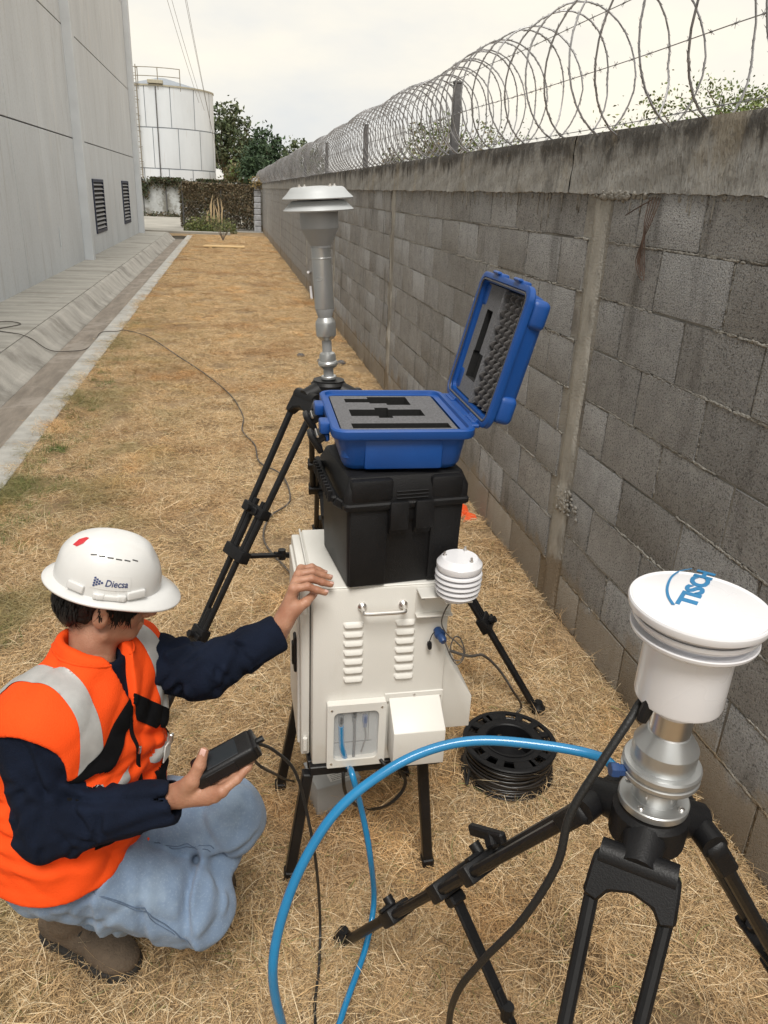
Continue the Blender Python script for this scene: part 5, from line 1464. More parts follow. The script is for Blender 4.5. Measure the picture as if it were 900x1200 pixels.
# small loose things by the wall
b = B(); p = Vector((1.24, 3.92, .0)); V = [(-.07, -.05, 0), (.07, -.02, 0), (.03, .07, 0), (-.02, 0, .10), (.05, .01, .06)]
b.raw(V, [(0, 1, 3), (1, 4, 3), (1, 2, 4), (2, 3, 4), (2, 0, 3), (0, 2, 1)], p)
b.raw([(x * .7 + .05, y * .7 - .06, z * .5) for x, y, z in V], [(0, 1, 3), (1, 4, 3), (1, 2, 4), (2, 3, 4), (2, 0, 3), (0, 2, 1)], p)
setp(b.build("plastic_scrap", m_orange, loc=p, smooth=0), 'bright orange folded plastic scrap on the grass against the wall', 'scrap')
tw = root("tie_wires", (WX - .01, 2.45, 1.7), 'bunch of rusty tie wires hanging from below the wall top beam', 'wire')
m_rust = M("rusty_wire", (.09, .055, .04), rough=.85, var=.4, scale=40)
for k in range(5):
    b = B(); q = k * .012
    b.tube(catmull([(WX - .006, 2.52 - q * 1.5, 1.728), (WX - .022, 2.50 - q, 1.66), (WX - .030, 2.475 + q * .6, 1.58 - q), (WX - .024, 2.49 - q, 1.52 - q), (WX - .016, 2.515 - q * .5, 1.545 + q), (WX - .012, 2.50, 1.62)], 5), .0016, 5)
    b.build("wire_loop", m_rust, tw)
b = B(); b.tube(catmull([(WX - .012, 2.66, 1.668), (WX - .02, 2.58, 1.69), (WX - .01, 2.50, 1.72)], 4), .002, 5); b.build("wire_loop", m_rust, tw)
pw = root("wall_pipe", (WX - .05, 10.3, 0), 'short white pipe fitting on the block wall beside the sampler tube', 'pipe')
b = B(); b.tube([(1.3300, 13.3454, -0.0871), (1.3300, 13.6557, 0.1863)], .022, 8); b.build("pipe", m_pvc, pw)
b = B(); b.tube([(1.3900, 14.4404, 0.3526), (1.1700, 12.4310, 0.5394)], .02, 8); b.build("outlet", m_pvc, pw)
rk = root("stones", (.9, 8.2, 0), 'few dark stones lying on the grass near the foot of the wall', 'stones')
for (x, y, s_) in ((.93, 8.2, .06), (1.12, 8.1, .05), (.72, 8.5, .045), (1.0, 5.9, .02)):
    b = B(); c_ = bmesh.new(); bmesh.ops.create_icosphere(c_, subdivisions=2, radius=s_)
    for v in c_.verts: v.co *= random.uniform(.8, 1.2); v.co.z *= .6
    b.add(c_, (x, y, s_ * .4)); b.build("stone", m_joint, rk)
# ------------------------------------------------------------------ the crouching worker
m_skin, nt_, N_, L__, P_ = nodes_of("skin")
P_.inputs["Base Color"].default_value = (.42, .215, .135, 1); P_.inputs["Roughness"].default_value = .5
P_.inputs["Subsurface Weight"].default_value = .12; P_.inputs["Subsurface Radius"].default_value = (.012, .005, .003)
_t = N_.new("ShaderNodeTexCoord"); _n = N_.new("ShaderNodeTexNoise"); _n.inputs["Scale"].default_value = 22; _n.inputs["Detail"].default_value = 5
_r = N_.new("ShaderNodeValToRGB"); _r.color_ramp.elements[0].position = .35; _r.color_ramp.elements[0].color = (.36, .165, .10, 1); _r.color_ramp.elements[1].position = .7; _r.color_ramp.elements[1].color = (.50, .27, .175, 1)
L__.new(_t.outputs["Object"], _n.inputs["Vector"]); L__.new(_n.outputs["Fac"], _r.inputs["Fac"]); L__.new(_r.outputs[0], P_.inputs["Base Color"])
_b = N_.new("ShaderNodeBump"); _b.inputs["Strength"].default_value = .25; _b.inputs["Distance"].default_value = .004; _n2 = N_.new("ShaderNodeTexNoise"); _n2.inputs["Scale"].default_value = 260
L__.new(_t.outputs["Object"], _n2.inputs["Vector"]); L__.new(_n2.outputs["Fac"], _b.inputs["Height"]); L__.new(_b.outputs[0], P_.inputs["Normal"])
m_nail = M("nail", (.62, .38, .32), rough=.3)
m_navy = M("navy_cotton", (.007, .011, .024), rough=.95, var=.25, scale=16, bump=.4, bscale=500, spec=.15)
m_vest = M("vest_orange", (.92, .085, .010), rough=.8, var=.06, scale=9, bump=.25, bscale=420, spec=.2)
m_tape = M("reflective_tape", (.50, .50, .49), rough=.42, metal=.25, var=.08, scale=40, bump=.1, bscale=700)
m_blkf = M("black_fabric", (.006, .006, .007), spec=.12, rough=.9, var=.3, scale=30)
m_jean = M("jeans", (.175, .25, .37), rough=.9, var=.16, scale=9, bump=.35, bscale=900, sheen=.2, detail=10)
mask_mix(m_jean, (.30, .39, .50), 5.0, .50, .68, strength=.6)
mask_mix(m_jean, (.34, .42, .52), 240, .52, .64, strength=.35)
mask_mix(m_jean, (.13, .19, .29), 7.0, .56, .70, strength=.45, seed=3)
m_seamj = M("jeans_seam", (.10, .145, .22), rough=.9, var=.2, scale=60)
m_suede = M("brown_boot", (.135, .10, .07), rough=.9, var=.3, scale=14, bump=.5, bscale=200)
m_sole = M("boot_sole", (.03, .027, .024), rough=.85, var=.3, scale=20, bump=.3)
m_hair = M("hair", (.006, .005, .0045), spec=.3, rough=.5, var=.4, scale=60, stretch=(1, 1, 1))
m_helm = M("helmet_white", (.70, .70, .69), rough=.34, var=.04, scale=6, coat=.25, bump=.03, bscale=60)
m_hslot = M("helmet_slot", (.05, .05, .05), rough=.8)
m_eye = M("eye_white", (.7, .68, .65), rough=.2); m_iris = M("iris_dark", (.02, .012, .008), rough=.15)

def A(t): return np.array(t, np.float32)
shR = A((-0.3684, 1.2180, 0.7835)); shL = A((-0.2414, 1.4405, 0.7831))
elR = A((-0.3547, 1.1462, 0.6203)); wrR = A((-0.1359, 1.1245, 0.6749))
elL = A((-0.0878, 1.4063, 0.7505)); wrL = A((0.0741, 1.4655, 0.7990))
hpR = A((-0.3765, 1.2138, 0.4693)); hpL = A((-0.3554, 1.3665, 0.4225))
knR = A((-0.1204, 1.2008, 0.3143)); knL = A((-0.0459, 1.3061, 0.4425))
anR = A((-0.4042, 1.4054, 0.1251)); anL = A((-.21, 1.55, .11))
hpM = (hpR + hpL) / 2; shM = (shR + shL) / 2
TUP = Vector(shM - hpM).normalized()
TL_ = Vector(shL - shR); TL_ = (TL_ - TL_.dot(TUP) * TUP).normalized()
TF = TL_.cross(TUP).normalized()                       # chest direction
tu, tl, tf = A(TUP), A(TL_), A(TF)
spine = float(np.linalg.norm(shM - hpM))
neckB = shM + tu * .040 + tf * .006
HC = A((-0.2586, 1.3811, 0.9688)); HS = .86                              # head centre
worker = root("person", (float(hpM[0]), float(hpM[1]), 0), 'crouching worker in white helmet, orange reflective vest, navy sweater and blue jeans holding a meter', 'person')

def wrink(P, s=1., seed=0.):
    x, y, z = P[..., 0], P[..., 1], P[..., 2]
    w1 = np.sin(31 * x + 17 * z + 1.3 * np.sin(23 * y + seed) + seed) 
    w2 = np.sin(47 * z - 29 * y + 1.7 * np.sin(19 * x + 2 + seed) + 2.1 * seed)
    w3 = np.sin(71 * (x - z) + 33 * y + 1.1 * np.sin(41 * z + seed))
    return s * (.0016 * (1 - 2 * np.abs(w1)) + .0014 * (1 - 2 * np.abs(w2)) + .0007 * w3)
def folds(P, a, b, n, amp, where, width, seed=0):
    """crumple rings round a limb a->b, strongest at parameter `where`"""
    d = b - a; t = ((P - a) @ d) / float(d @ d)
    side = np.cross(d, A((.3, .2, 1))); side = side / np.linalg.norm(side); q = (P - a) @ side
    ph = 2 * np.pi * n * t + 16 * q + 1.6 * np.sin(4.2 * t + 21 * q + seed)
    return amp * (np.abs(np.sin(ph * .5)) - .55) * np.exp(-((t - where) / width) ** 2)

def creases(P, a, b, n, zone, depth, width, seed, slant=.6, length=(.05, .11)):
    """grooves in cloth round a limb a->b; zone = (t0, t1) along it, angles measured from the side that faces up and out"""
    ax = (b - a) / np.linalg.norm(b - a); L = float(np.linalg.norm(b - a))
    cd = A((0, 0, 1.7)) - (a + b) / 2; e1 = cd - (cd @ ax) * ax; e1 /= np.linalg.norm(e1); e2 = np.cross(ax, e1)
    q = P - a; t = q @ ax; u = q @ e1; v = q @ e2; r = .06; y = np.arctan2(v, u) * r
    rg_ = random.Random(seed); out = 0.
    for _ in range(n):
        x0 = rg_.uniform(*zone) * L; y0 = rg_.uniform(-1.9, 1.9) * r; th = rg_.gauss(0, .35) + slant * rg_.choice((-1, 1)); l = rg_.uniform(*length)
        dx, dy = math.sin(th), math.cos(th); k = rg_.uniform(-3, 3)
        px, py = t - x0, y - y0; s = np.clip(px * dx + py * dy, -l / 2, l / 2)
        w = (px * dy - py * dx) + k * s * s; end = np.hypot(px - dx * s, py - dy * s)
        fade = np.exp(-(s / (l * .42)) ** 2) * np.exp(-np.maximum(end - np.abs(w), 0) ** 2 / (width * 2) ** 2)
        out = out + depth * rg_.uniform(.6, 1.2) * (np.exp(-(w / width) ** 2) - .6 * np.exp(-((w - 1.9 * width) / (1.3 * width)) ** 2)) * fade
    return np.clip(out, -depth * 1.1, depth * 1.1) * np.clip((np.hypot(u, v) - .022) / .015, 0, 1)
ce = lambda s, u, f: hpM + tu * (spine * u) + tl * s + tf * f
def torso(P, o=0.):
    d = rc(P, ce(-.080, .86, -.012), ce(.080, .86, -.012), .090 + o, .090 + o)
    d = smin(d, rc(P, ce(-.062, .62, .012), ce(.066, .62, .012), .104 + o, .104 + o), .05)
    d = smin(d, rc(P, ce(-.06, .33, .015), ce(.06, .33, .015), .108 + o, .108 + o), .05)
    d = smin(d, rc(P, hpR * .8 + hpM * .2, hpL * .8 + hpM * .2, .100 + o, .104 + o), .06)
    d = smin(d, rc(P, shR * .93 + shM * .07 - tu * .012, shL * .93 + shM * .07 - tu * .012, .058 + o, .058 + o), .05)
    d = smin(d, rc(P, neckB - tu * .02, neckB + tu * .02, .066 + o, .050 + o), .05)
    return d
def legs(P, o=0.):
    d = rc(P, hpR, knR, .086 + o, .067 + o)
    d = smin(d, rc(P, knR, anR + A((0, 0, .02)), .060 + o, .040 + o), .025)
    e = rc(P, hpL, knL, .090 + o, .064 + o)
    e = smin(e, rc(P, knL, anL, .062 + o, .044 + o), .025)
    e = smin(e, rc(P, A((-0.1672, 1.3330, 0.3299)), A((-0.0785, 1.2771, 0.3451)), .050 + o, .036 + o), .03)
    return smin(d, e, .014)
def arm(P, s, e, w, o=0., r=(.050, .041, .029)):
    return smin(rc(P, s, e, r[0] + o, r[1] + o), rc(P, e, w, r[1] + o, r[2] + o), .02)
bb = lambda pts, m: (np.min(pts, 0) - m, np.max(pts, 0) + m)

# ---- hands: palm, four fingers and a thumb, each finger with two bends
def hand_sdf(spec, P):
    w, k, fw, fingers, thumb, thenar = spec['wrist'], spec['knuckles'], spec['fore'], spec['fingers'], spec['thumb'], spec['thenar']
    d = rc(P, fw, w, .0225, .0225)
    for q in k: d = smin(d, rc(P, w + (q - w) * .12, q, .0165, .0105), .010)
    d = smin(d, rc(P, k[0], k[3], .0098, .0088), .008)
    d = smin(d, rc(P, w + (thumb[0] - w) * .3, thumb[0], .0155, .0135), .012)
    if thenar is not None: d = smin(d, rc(P, thenar[0], thenar[1], .0145, .0115), .012)
    rr = ((.0092, .0084, .0076, .0066), (.0096, .0088, .0079, .0068), (.0092, .0084, .0075, .0064), (.0080, .0073, .0066, .0057))
    for f, r in zip(fingers, rr):
        e = rc(P, f[0], f[1], r[0], r[1]); e = smin(e, rc(P, f[1], f[2], r[1] * 1.04, r[2]), .004); e = smin(e, rc(P, f[2], f[3], r[2] * 1.03, r[3]), .004)
        d = smin(d, e, .0035)
    e = rc(P, thumb[0], thumb[1], .0128, .0108); e = smin(e, rc(P, thumb[1], thumb[2], .0110, .0082), .004)
    return smin(d, e, .005)
# left hand rests on the cabinet's top left edge, fingers flat on the lid, thumb against the corner
kz = .8975
kL = [A((0.1088, 1.4720, 0.9040)), A((0.1165, 1.4993, 0.9080)), A((0.1249, 1.5332, 0.9070)), A((0.1339, 1.5716, 0.9000))]
fL = []
for k0, ang, ln in zip(kL, (-.02, .0, .03, .06), (.070, .078, .072, .056)):
    dx = A((math.cos(ang), math.sin(ang), 0))
    p1 = k0 + dx * ln * .44 + A((0, 0, .004)); p2 = p1 + dx * ln * .30 + A((0, 0, -.010)); p3 = p2 + dx * ln * .24 + A((0, 0, -.007))
    p2[2] = max(p2[2], .888); p3[2] = max(p3[2], .8855)
    fL.append([k0, p1, p2, p3])
wristL = A((0.0835, 1.4629, 0.8237))
handL = dict(wrist=wristL, knuckles=kL, fore=wrL + (wrL - wristL) * .3, fingers=fL, thumb=[A((0.1116, 1.4631, 0.8560)), A((0.1344, 1.4689, 0.8704)), A((0.1550, 1.4885, 0.8796))], thenar=(A((0.0930, 1.4633, 0.8422)), A((0.1135, 1.4637, 0.8661))))
# right hand closes round the handheld meter from below
MC = Vector((-0.0424, 1.1347, 0.7443)); MA = (Vector((0.0132, 1.1393, 0.7689)) - Vector((-0.0896, 1.1216, 0.7245))).normalized()
MN = (Vector((-.25, -.10, 1.0)) - Vector((-.25, -.10, 1.0)).dot(MA) * MA).normalized(); MS = MN.cross(MA).normalized()
ma, mn, ms, mc = A(MA), A(MN), A(MS), A(MC)            # long axis, face normal, towards far side
wristR = A((-0.1281, 1.1254, 0.6809))
def mp_(a, s, n): return mc + ma * a + ms * s + mn * n
near = -1 if float(ms[1]) > 0 else 1
kR = [mp_(-.026 + .0, near * .040, -.026), mp_(-.042, near * .036, -.034), mp_(-.056, near * .028, -.038), mp_(-.068, near * .016, -.040)]
fR = []
for i, k0 in enumerate(kR):
    a0 = (.034, .016, -.004, -.022)[i]
    p1 = mp_(a0 - .012, near * (.030 - .006 * i), -.0245); p2 = mp_(a0 + .002, -near * .010, -.0255); p3 = mp_(a0 + .004, -near * .030, -.0215)
    if i == 0: p1 = mp_(.006, near * .034, -.0240); p2 = mp_(.030, near * .020, -.0250); p3 = mp_(.046, near * .002, -.0240)
    fR.append([k0, p1, p2, p3])
thR = [A((-0.0977, 1.1065, 0.7292)), A((-0.0848, 1.1117, 0.7556)), A((-0.0765, 1.1195, 0.7781))]
handR = dict(wrist=wristR, knuckles=kR, fore=wristR + (wrR - elR) * -.25, fingers=fR, thumb=thR, thenar=(wristR + A((.0, 0, .0)), A((-0.1043, 1.1088, 0.7184))))

# ---- head: local frame
HF = Vector((.94, .07, -.24)).normalized(); HL = Vector((-.10, 1, .04)); HL = (HL - HL.dot(HF) * HF).normalized(); HU = HF.cross(HL).normalized()
hf, hl, hu = A(HF), A(HL), A(HU); RH = np.stack([hf, hl, hu], 1); RHm = Matrix((HF, HL, HU)).transposed()
def hp(f, l, u): return HC + hf * f + hl * l + hu * u
def hps(f, l, u): return HC + (hf * f + hl * l + hu * u) * HS
def head(P):
    d = ell(P, hp(-.008, 0, .026), RH, (.090, .072, .084))
    d = smin(d, ell(P, hp(.034, 0, -.038), RH, (.054, .054, .072)), .03)
    d = smin(d, ell(P, hp(.058, 0, -.088), RH, (.028, .030, .022)), .02)
    for s in (-1, 1):
        d = smin(d, rc(P, hp(.010, s * .056, -.075), hp(.060, s * .016, -.092), .015, .013), .02)      # jaw
        d = smin(d, ell(P, hp(.054, s * .036, -.036), RH, (.024, .022, .020)), .012)                     # cheek
        d = smin(d, rc(P, hp(.078, s * .012, .004), hp(.068, s * .044, .004), .009, .008), .008)         # brow
        d = np.maximum(d, -ell(P, hp(.088, s * .030, -.012), RH, (.014, .014, .010)))                     # socket
        e = ell(P, hp(-.004, s * .078, -.022), RH, (.017, .008, .030))                                    # ear
        e = np.maximum(e, -ell(P, hp(.001, s * .088, -.018), RH, (.009, .006, .017)))
        d = smin(d, e, .005)
        d = smin(d, ell(P, hp(.094, s * .009, -.043), RH, (.009, .008, .007)), .004)
    d = smin(d, rc(P, hp(.083, 0, -.006), hp(.108, 0, -.038), .008, .0095), .008)                      # nose
    d = smin(d, rc(P, hp(.086, -.015, -.063), hp(.086, .015, -.063), .0065, .0065), .004)
    d = smin(d, rc(P, hp(.083, -.014, -.073), hp(.083, .014, -.073), .0075, .0075), .004)
    d = np.maximum(d, -rc(P, hp(.096, -.018, -.068), hp(.096, .018, -.068), .0022, .0022))
    d = smin(d, rc(P, neckB - tu * .03, hp(-.022, 0, -.060), .050, .050), .025)
    return d

bodyV, bodyF, off = [], [], 0
def collect(f, lo, hi, h, k=1.):
    global off
    V, F = surfnet(f, lo, hi, h); V = HC + (V - HC) * k; bodyV.append(V); bodyF.append(F + off); off += len(V)
allp = np.stack([shR, shL, hpR, hpL, knR, knL, anR, anL, elR, elL, wrR, wrL, neckB])
lo, hi = bb(allp, .13)
def bodyf(P):
    d = smin(torso(P, -.012), legs(P, -.012), .03)
    d = smin(d, arm(P, shR, elR, wrR, -.012), .02); d = smin(d, arm(P, shL, elL, wrL, -.012), .02)
    return d
collect(bodyf, lo, hi, .009)
collect(head, HC - .19, HC + .14, .003, HS)
for hs in (handL, handR):
    pts = np.stack([hs['wrist'], hs['fore']] + hs['knuckles'] + [q for f in hs['fingers'] for q in f] + hs['thumb'])
    lo, hi = bb(pts, .03); collect(lambda P, hs=hs: hand_sdf(hs, P), lo, hi, .0017)
body = np_mesh("body", np.concatenate(bodyV), np.concatenate(bodyF), m_skin, worker, smooth=True)
# nails
def nail(p2, p3, up, r):
    d = Vector(p3 - p2).normalized(); up = (Vector(up) - Vector(up).dot(d) * d).normalized(); b = B()
    c = Vector(p3) + up * (r * .80) + d * r * .1; Rn = Matrix((d, up.cross(d), up)).transposed()
    b.box(c, (r * 1.5, r * 1.25, r * .35), Rn, r * .16, 2); return b.build("nail", m_nail, body, smooth=60)
for f, r in zip(fL, (.0068, .0070, .0066, .0058)): nail(f[2], f[3], (.1, -.1, 1), r)
nail(handL['thumb'][1], handL['thumb'][2], (.1, -.8, .5), .0086)
nail(thR[1], thR[2], (-.2, -.75, .6), .0086)
# eyes and brows
for s in (-1, 1):
    b = B(); b.lathe([(.0001, -.0105), (.006, -.0085), (.0105, 0), (.006, .0085), (.0001, .0105)], Vector(hps(.070, s * .030, -.011)), frame(HF), 16); ey = b.build("eye", m_eye, body, smooth=180)
    b = B(); b.lathe([(.0048, .0088), (.003, .0105), (.0001, .0110)], Vector(hps(.070, s * .030, -.012)), frame(HF), 12, cap0=False); b.build("iris", m_iris, ey, smooth=180)
    b = B(); b.tube(catmull([hps(.083, s * .014, .012), hps(.084, s * .032, .015), hps(.070, s * .050, .009)], 4), [.0022] * 4 + [.0028] * 4 + [.0014], 6); b.build("eyebrow", m_hair, body)

# ---- hair: a cap with strands hanging below the helmet
def hairf(P):
    q = P - HC; f = q @ hf; l = q @ hl; u = q @ hu
    d = ell(P, hp(-.013, 0, .016), RH, (.096, .081, .094)) + .0025 * np.sin(l * 330 + 3 * np.sin(u * 90)) * np.sin(f * 120 + 1)
    d = smin(d, ell(P, hp(-.055, 0, -.045), RH, (.045, .062, .045)), .03)
    d = np.maximum(d, -(u + .018 + .010 * np.sin(f * 160) + np.clip(f - .02, 0, 1) * -.15 + np.clip(-f - .0, 0, .09) * .82))
    face = np.maximum(np.maximum(f - .048, -(f - .30)), -1)
    d = np.maximum(d, np.where((f > .02) & (u < .025), .02, d) * .5 + d * .5 if False else d)
    d = np.maximum(d, -(rc(P, hp(.115, -.03, -.03), hp(.115, .03, -.03), .058, .058)))
    return d
V, F = surfnet(hairf, HC - .15, HC + .14, .0035); V = HC + (V - HC) * HS
hair = np_mesh("hair", V, F, m_hair, worker, smooth=True)
V, F = [], []
for k in range(1500):
    a = rad(random.uniform(28, 332)); u0 = random.uniform(-.02, .03)
    if abs(math.sin(a)) > .80 and -.45 < math.cos(a) < .35 and random.random() < .85: continue
    base = hps(-.013 + .095 * math.cos(a), .081 * math.sin(a), u0)
    back = -math.cos(a)
    ln = .030 + .045 * max(0, back) + random.uniform(-.012, .016)
    if abs(math.sin(a)) > .8 and back < .1: ln *= .75
    out = hf * math.cos(a) + hl * math.sin(a)
    side = -hf * math.sin(a) + hl * math.cos(a)
    sw = random.uniform(-.35, .35); w = random.uniform(.0012, .0026); p = base + out * random.uniform(.0, .004)
    i0 = len(V); n_ = 5
    for q in range(n_ + 1):
        t = q / n_
        c = p + (-hu * (1 - .15 * t) + side * sw * t + out * (.18 - .62 * t * (1 if back > 0 else .4))) * ln * t
        ww = side * w * (1 - .8 * t)
        V += [c - ww, c + ww]
        if q: F.append((i0 + 2 * q - 2, i0 + 2 * q - 1, i0 + 2 * q + 1, i0 + 2 * q))
hs_ = np_mesh("hair_strands", np.array(V), F, m_hair, hair); hs_['kind'] = 'stuff'

# ---- clothes
def collar_dir(P): return (P - neckB) @ tu
def sleeve(P, s, e, w, seed, r):
    d = arm(P, s, e, w, .010, r) + wrink(P, 1.2, seed) + folds(P, e, w, 5, .004, .06, .25, seed + 1) + creases(P, s, e, 14, (.35, 1.05), .008, .0065, int(seed * 10), .5, (.04, .09)) + creases(P, e, w, 16, (-.05, .60), .007, .006, int(seed * 10) + 5, .5, (.04, .09))
    dr = (w - e) / np.linalg.norm(w - e)
    cut = (P - w) @ dr - .004
    d = smax(d, cut, .008)
    # cuff opening
    return np.maximum(d, -np.maximum(rc(P, w - dr * .035, w + dr * .03, r[2] - .0005, r[2] + .001), -(cut + .03)))
def shirt(P):
    d = torso(P, .004) + wrink(P, 1.0, .7)
    d = np.maximum(d, collar_dir(P) - .040)
    d = smin(d, sleeve(P, shR, elR, wrR, .3, (.064, .048, .030)), .02); d = smin(d, sleeve(P, shL, elL, wrL, 1.9, (.056, .044, .030)), .02)
    d = np.maximum(d, -np.maximum(rc(P, neckB - tu * .03, neckB + tu * .10, .044, .046), -(collar_dir(P) - .012)))
    return d
lo, hi = bb(np.stack([shR, shL, hpM, elR, elL, wrR, wrL, neckB]), .13)
V, F = surfnet(shirt, lo, hi, .0048)
shirt_o = np_mesh("sweater", V, F, m_navy, worker, smooth=True)
def jeans(P):
    d = legs(P, .010) + wrink(P, 1.0, 2.2)
    d = d + folds(P, knR, anR, 4, .004, .50, .40, 1.5) + creases(P, hpR, knR, 14, (-.05, .5), .008, .008, 21, 1.0, (.08, .17)) + creases(P, hpR, knR, 6, (.6, .95), .003, .008, 22, .6, (.06, .12)) + creases(P, knR, anR, 16, (.15, 1.0), .008, .008, 23, .4, (.06, .12)) + creases(P, hpL, knL, 18, (.2, 1.05), .009, .008, 24, .8, (.06, .13)) + creases(P, knL, anL, 14, (0, .9), .010, .008, 25, .4, (.06, .11))
    d = smin(d, np.maximum(torso(P, .006), (P - hpM) @ tu - .09), .03)
    d = np.maximum(d, -((P[..., 2]) - .055))
    return d
lo, hi = bb(np.stack([hpR, hpL, knR, knL, anR, anL]), .15)
V, F = surfnet(jeans, lo, hi, .006)
jeans_o = np_mesh("jeans", V, F, m_jean, worker, smooth=True)
# seam along the outside of the near leg, and across the far leg's knee
from mathutils.bvhtree import BVHTree
def bvh_of(o):
    og = origin_of(worker); me = o.data
    return BVHTree.FromPolygons([v.co + og for v in me.vertices], [tuple(p.vertices) for p in me.polygons])
jb = bvh_of(jeans_o)
def laid(bvh, pts, r, name, mat, parent, n=8, dash=False):
    out = []
    for p in catmull(pts, n):
        q = bvh.find_nearest(p)
        out.append(q[0] + q[1] * r * .35)
    b = B(); b.tube(out, r, 6); return b.build(name, mat, parent, smooth=60)
laid(jb, [(-0.3727, 1.1435, 0.5138), (-0.3228, 1.1336, 0.4885), (-0.2646, 1.1270, 0.4488), (-0.2049, 1.1179, 0.4039), (-0.1529, 1.1152, 0.3443), (-0.1317, 1.1216, 0.2914)], .0013, "seam", m_seamj, jeans_o)
laid(jb, [(-0.3667, 1.1399, 0.5082), (-0.3167, 1.1300, 0.4828), (-0.2585, 1.1233, 0.4431), (-0.2020, 1.1141, 0.3965), (-0.1531, 1.1120, 0.3366)], .0010, "seam", m_seamj, jeans_o)
laid(jb, [(-0.2089, 1.2767, 0.4380), (-0.1474, 1.2659, 0.4421), (-0.0863, 1.2517, 0.4381), (-0.0474, 1.2493, 0.3990)], .0012, "seam", m_seamj, jeans_o)
laid(jb, [(-0.2091, 1.2740, 0.4314), (-0.1477, 1.2625, 0.4339), (-0.0901, 1.2489, 0.4297), (-0.0513, 1.2465, 0.3905)], .0012, "seam", m_seamj, jeans_o)

armR = (elR - shR) / np.linalg.norm(elR - shR); armL = (elL - shL) / np.linalg.norm(elL - shL)
def vest(P):
    d = torso(P, .017) - .016 * np.clip(.40 - ((P - hpM) @ tu) / spine, 0, .35) / .3 + wrink(P, 1.4, 5.1) + creases(P, shM, hpM, 22, (.25, 1.05), .008, .008, 31, .35, (.06, .14)) + .005 * np.sin((P - hpM) @ tu * 60 + 3 * np.sin((P - hpM) @ tl * 14)) * np.clip(.6 - ((P - hpM) @ tu) / spine, 0, 1)
    # shoulder caps reach a little down the upper arm
    d = smin(d, rc(P, shR - tl * -.02, shR + armR * .005, .084, .082), .03); d = smin(d, rc(P, shL - tl * .02, shL + armL * .005, .082, .080), .03)
    inner = torso(P, .0105)
    inner = smin(inner, arm(P, shR, elR, wrR, .012, (.056, .044, .03)), .02); inner = smin(inner, arm(P, shL, elL, wrL, .012, (.056, .044, .03)), .02)
    # arm holes
    u = (P - hpM) @ tu
    for s, a, sgn in ((shR, armR, -1), (shL, armL, 1)):
        d = smax(d, -rc(P, s + tl * (sgn * .058) + a * .055 - tu * .002, s + tl * (sgn * .13) + a * .24, .076, .088), .008)
    # hem and neck
    d = smax(d, -(u - .020 + .010 * np.sin((P - hpM) @ tl * 22)))
    d = smin(d, rc(P, neckB - tu * .02, neckB + tu * .10 - tf * .006, .078, .062), .02)
    d = smax(d, collar_dir(P) - .070 + .25 * np.clip((P - neckB) @ tf, 0, 1))
    d = smax(d, -np.maximum(rc(P, neckB - tu * .02, neckB + tu * .12 - tf * .006, .050, .054), -(collar_dir(P) - .005)))
    # V opening at the front of the neck
    fr = (P - neckB) @ tf; sd = (P - neckB) @ tl
    d = np.maximum(d, -np.maximum(np.maximum(-(fr - .02), np.abs(sd) - .006 - .32 * np.clip(collar_dir(P) + .03, 0, 1)), -(collar_dir(P) + .04)))
    return d
lo, hi = bb(np.stack([shR, shL, hpR, hpL, neckB]), .17)
VV, VF = surfnet(vest, lo, hi, .004)
vest_o = np_mesh("vest", VV, VF, m_vest, worker, smooth=True)
me_ = vest_o.data; me_.update(); nv = len(me_.vertices)
VN = np.empty(nv * 3, np.float32); me_.vertices.foreach_get('normal', VN); VN = VN.reshape(-1, 3)
VC = np.empty(nv * 3, np.float32); me_.vertices.foreach_get('co', VC); VC = VC.reshape(-1, 3) + np.array(origin_of(worker), np.float32)
FF = np.array([tuple(p.vertices) for p in me_.polygons])
outer = (torso(VC, .0138) > 0)
def sewn(name, g, mat, off_=.0016, snap=True):
    """cloth piece sewn on the vest: the part of its outer skin where g < 0, edge trimmed to g = 0, lifted"""
    gv_ = g(VC); keep = (gv_ < 0) & outer
    fm = keep[FF].any(1); fm &= outer[FF].all(1)
    ids = np.unique(FF[fm]); mp2 = np.full(nv, -1); mp2[ids] = np.arange(len(ids))
    P = VC[ids].astype(np.float64).copy(); e = 1e-3
    for _ in range(4):
        gp0 = g(P); gr = np.stack([(g(P + np.eye(3)[i] * e) - gp0) / e for i in range(3)], 1)
        Nn = VN[ids]; gr = gr - (gr * Nn).sum(1)[:, None] * Nn
        s_ = (gr ** 2).sum(1)[:, None] + 1e-6
        mv = np.where((gp0 > 0)[:, None], -gr * gp0[:, None] / s_, 0); mv = np.clip(mv, -.006, .006); P += mv
    P += VN[ids] * off_
    return np_mesh(name, P, mp2[FF[fm]], mat, vest_o, smooth=True)
loc = lambda P: (((P - hpM) @ tl), ((P - hpM) @ tu) / spine, ((P - hpM) @ tf))
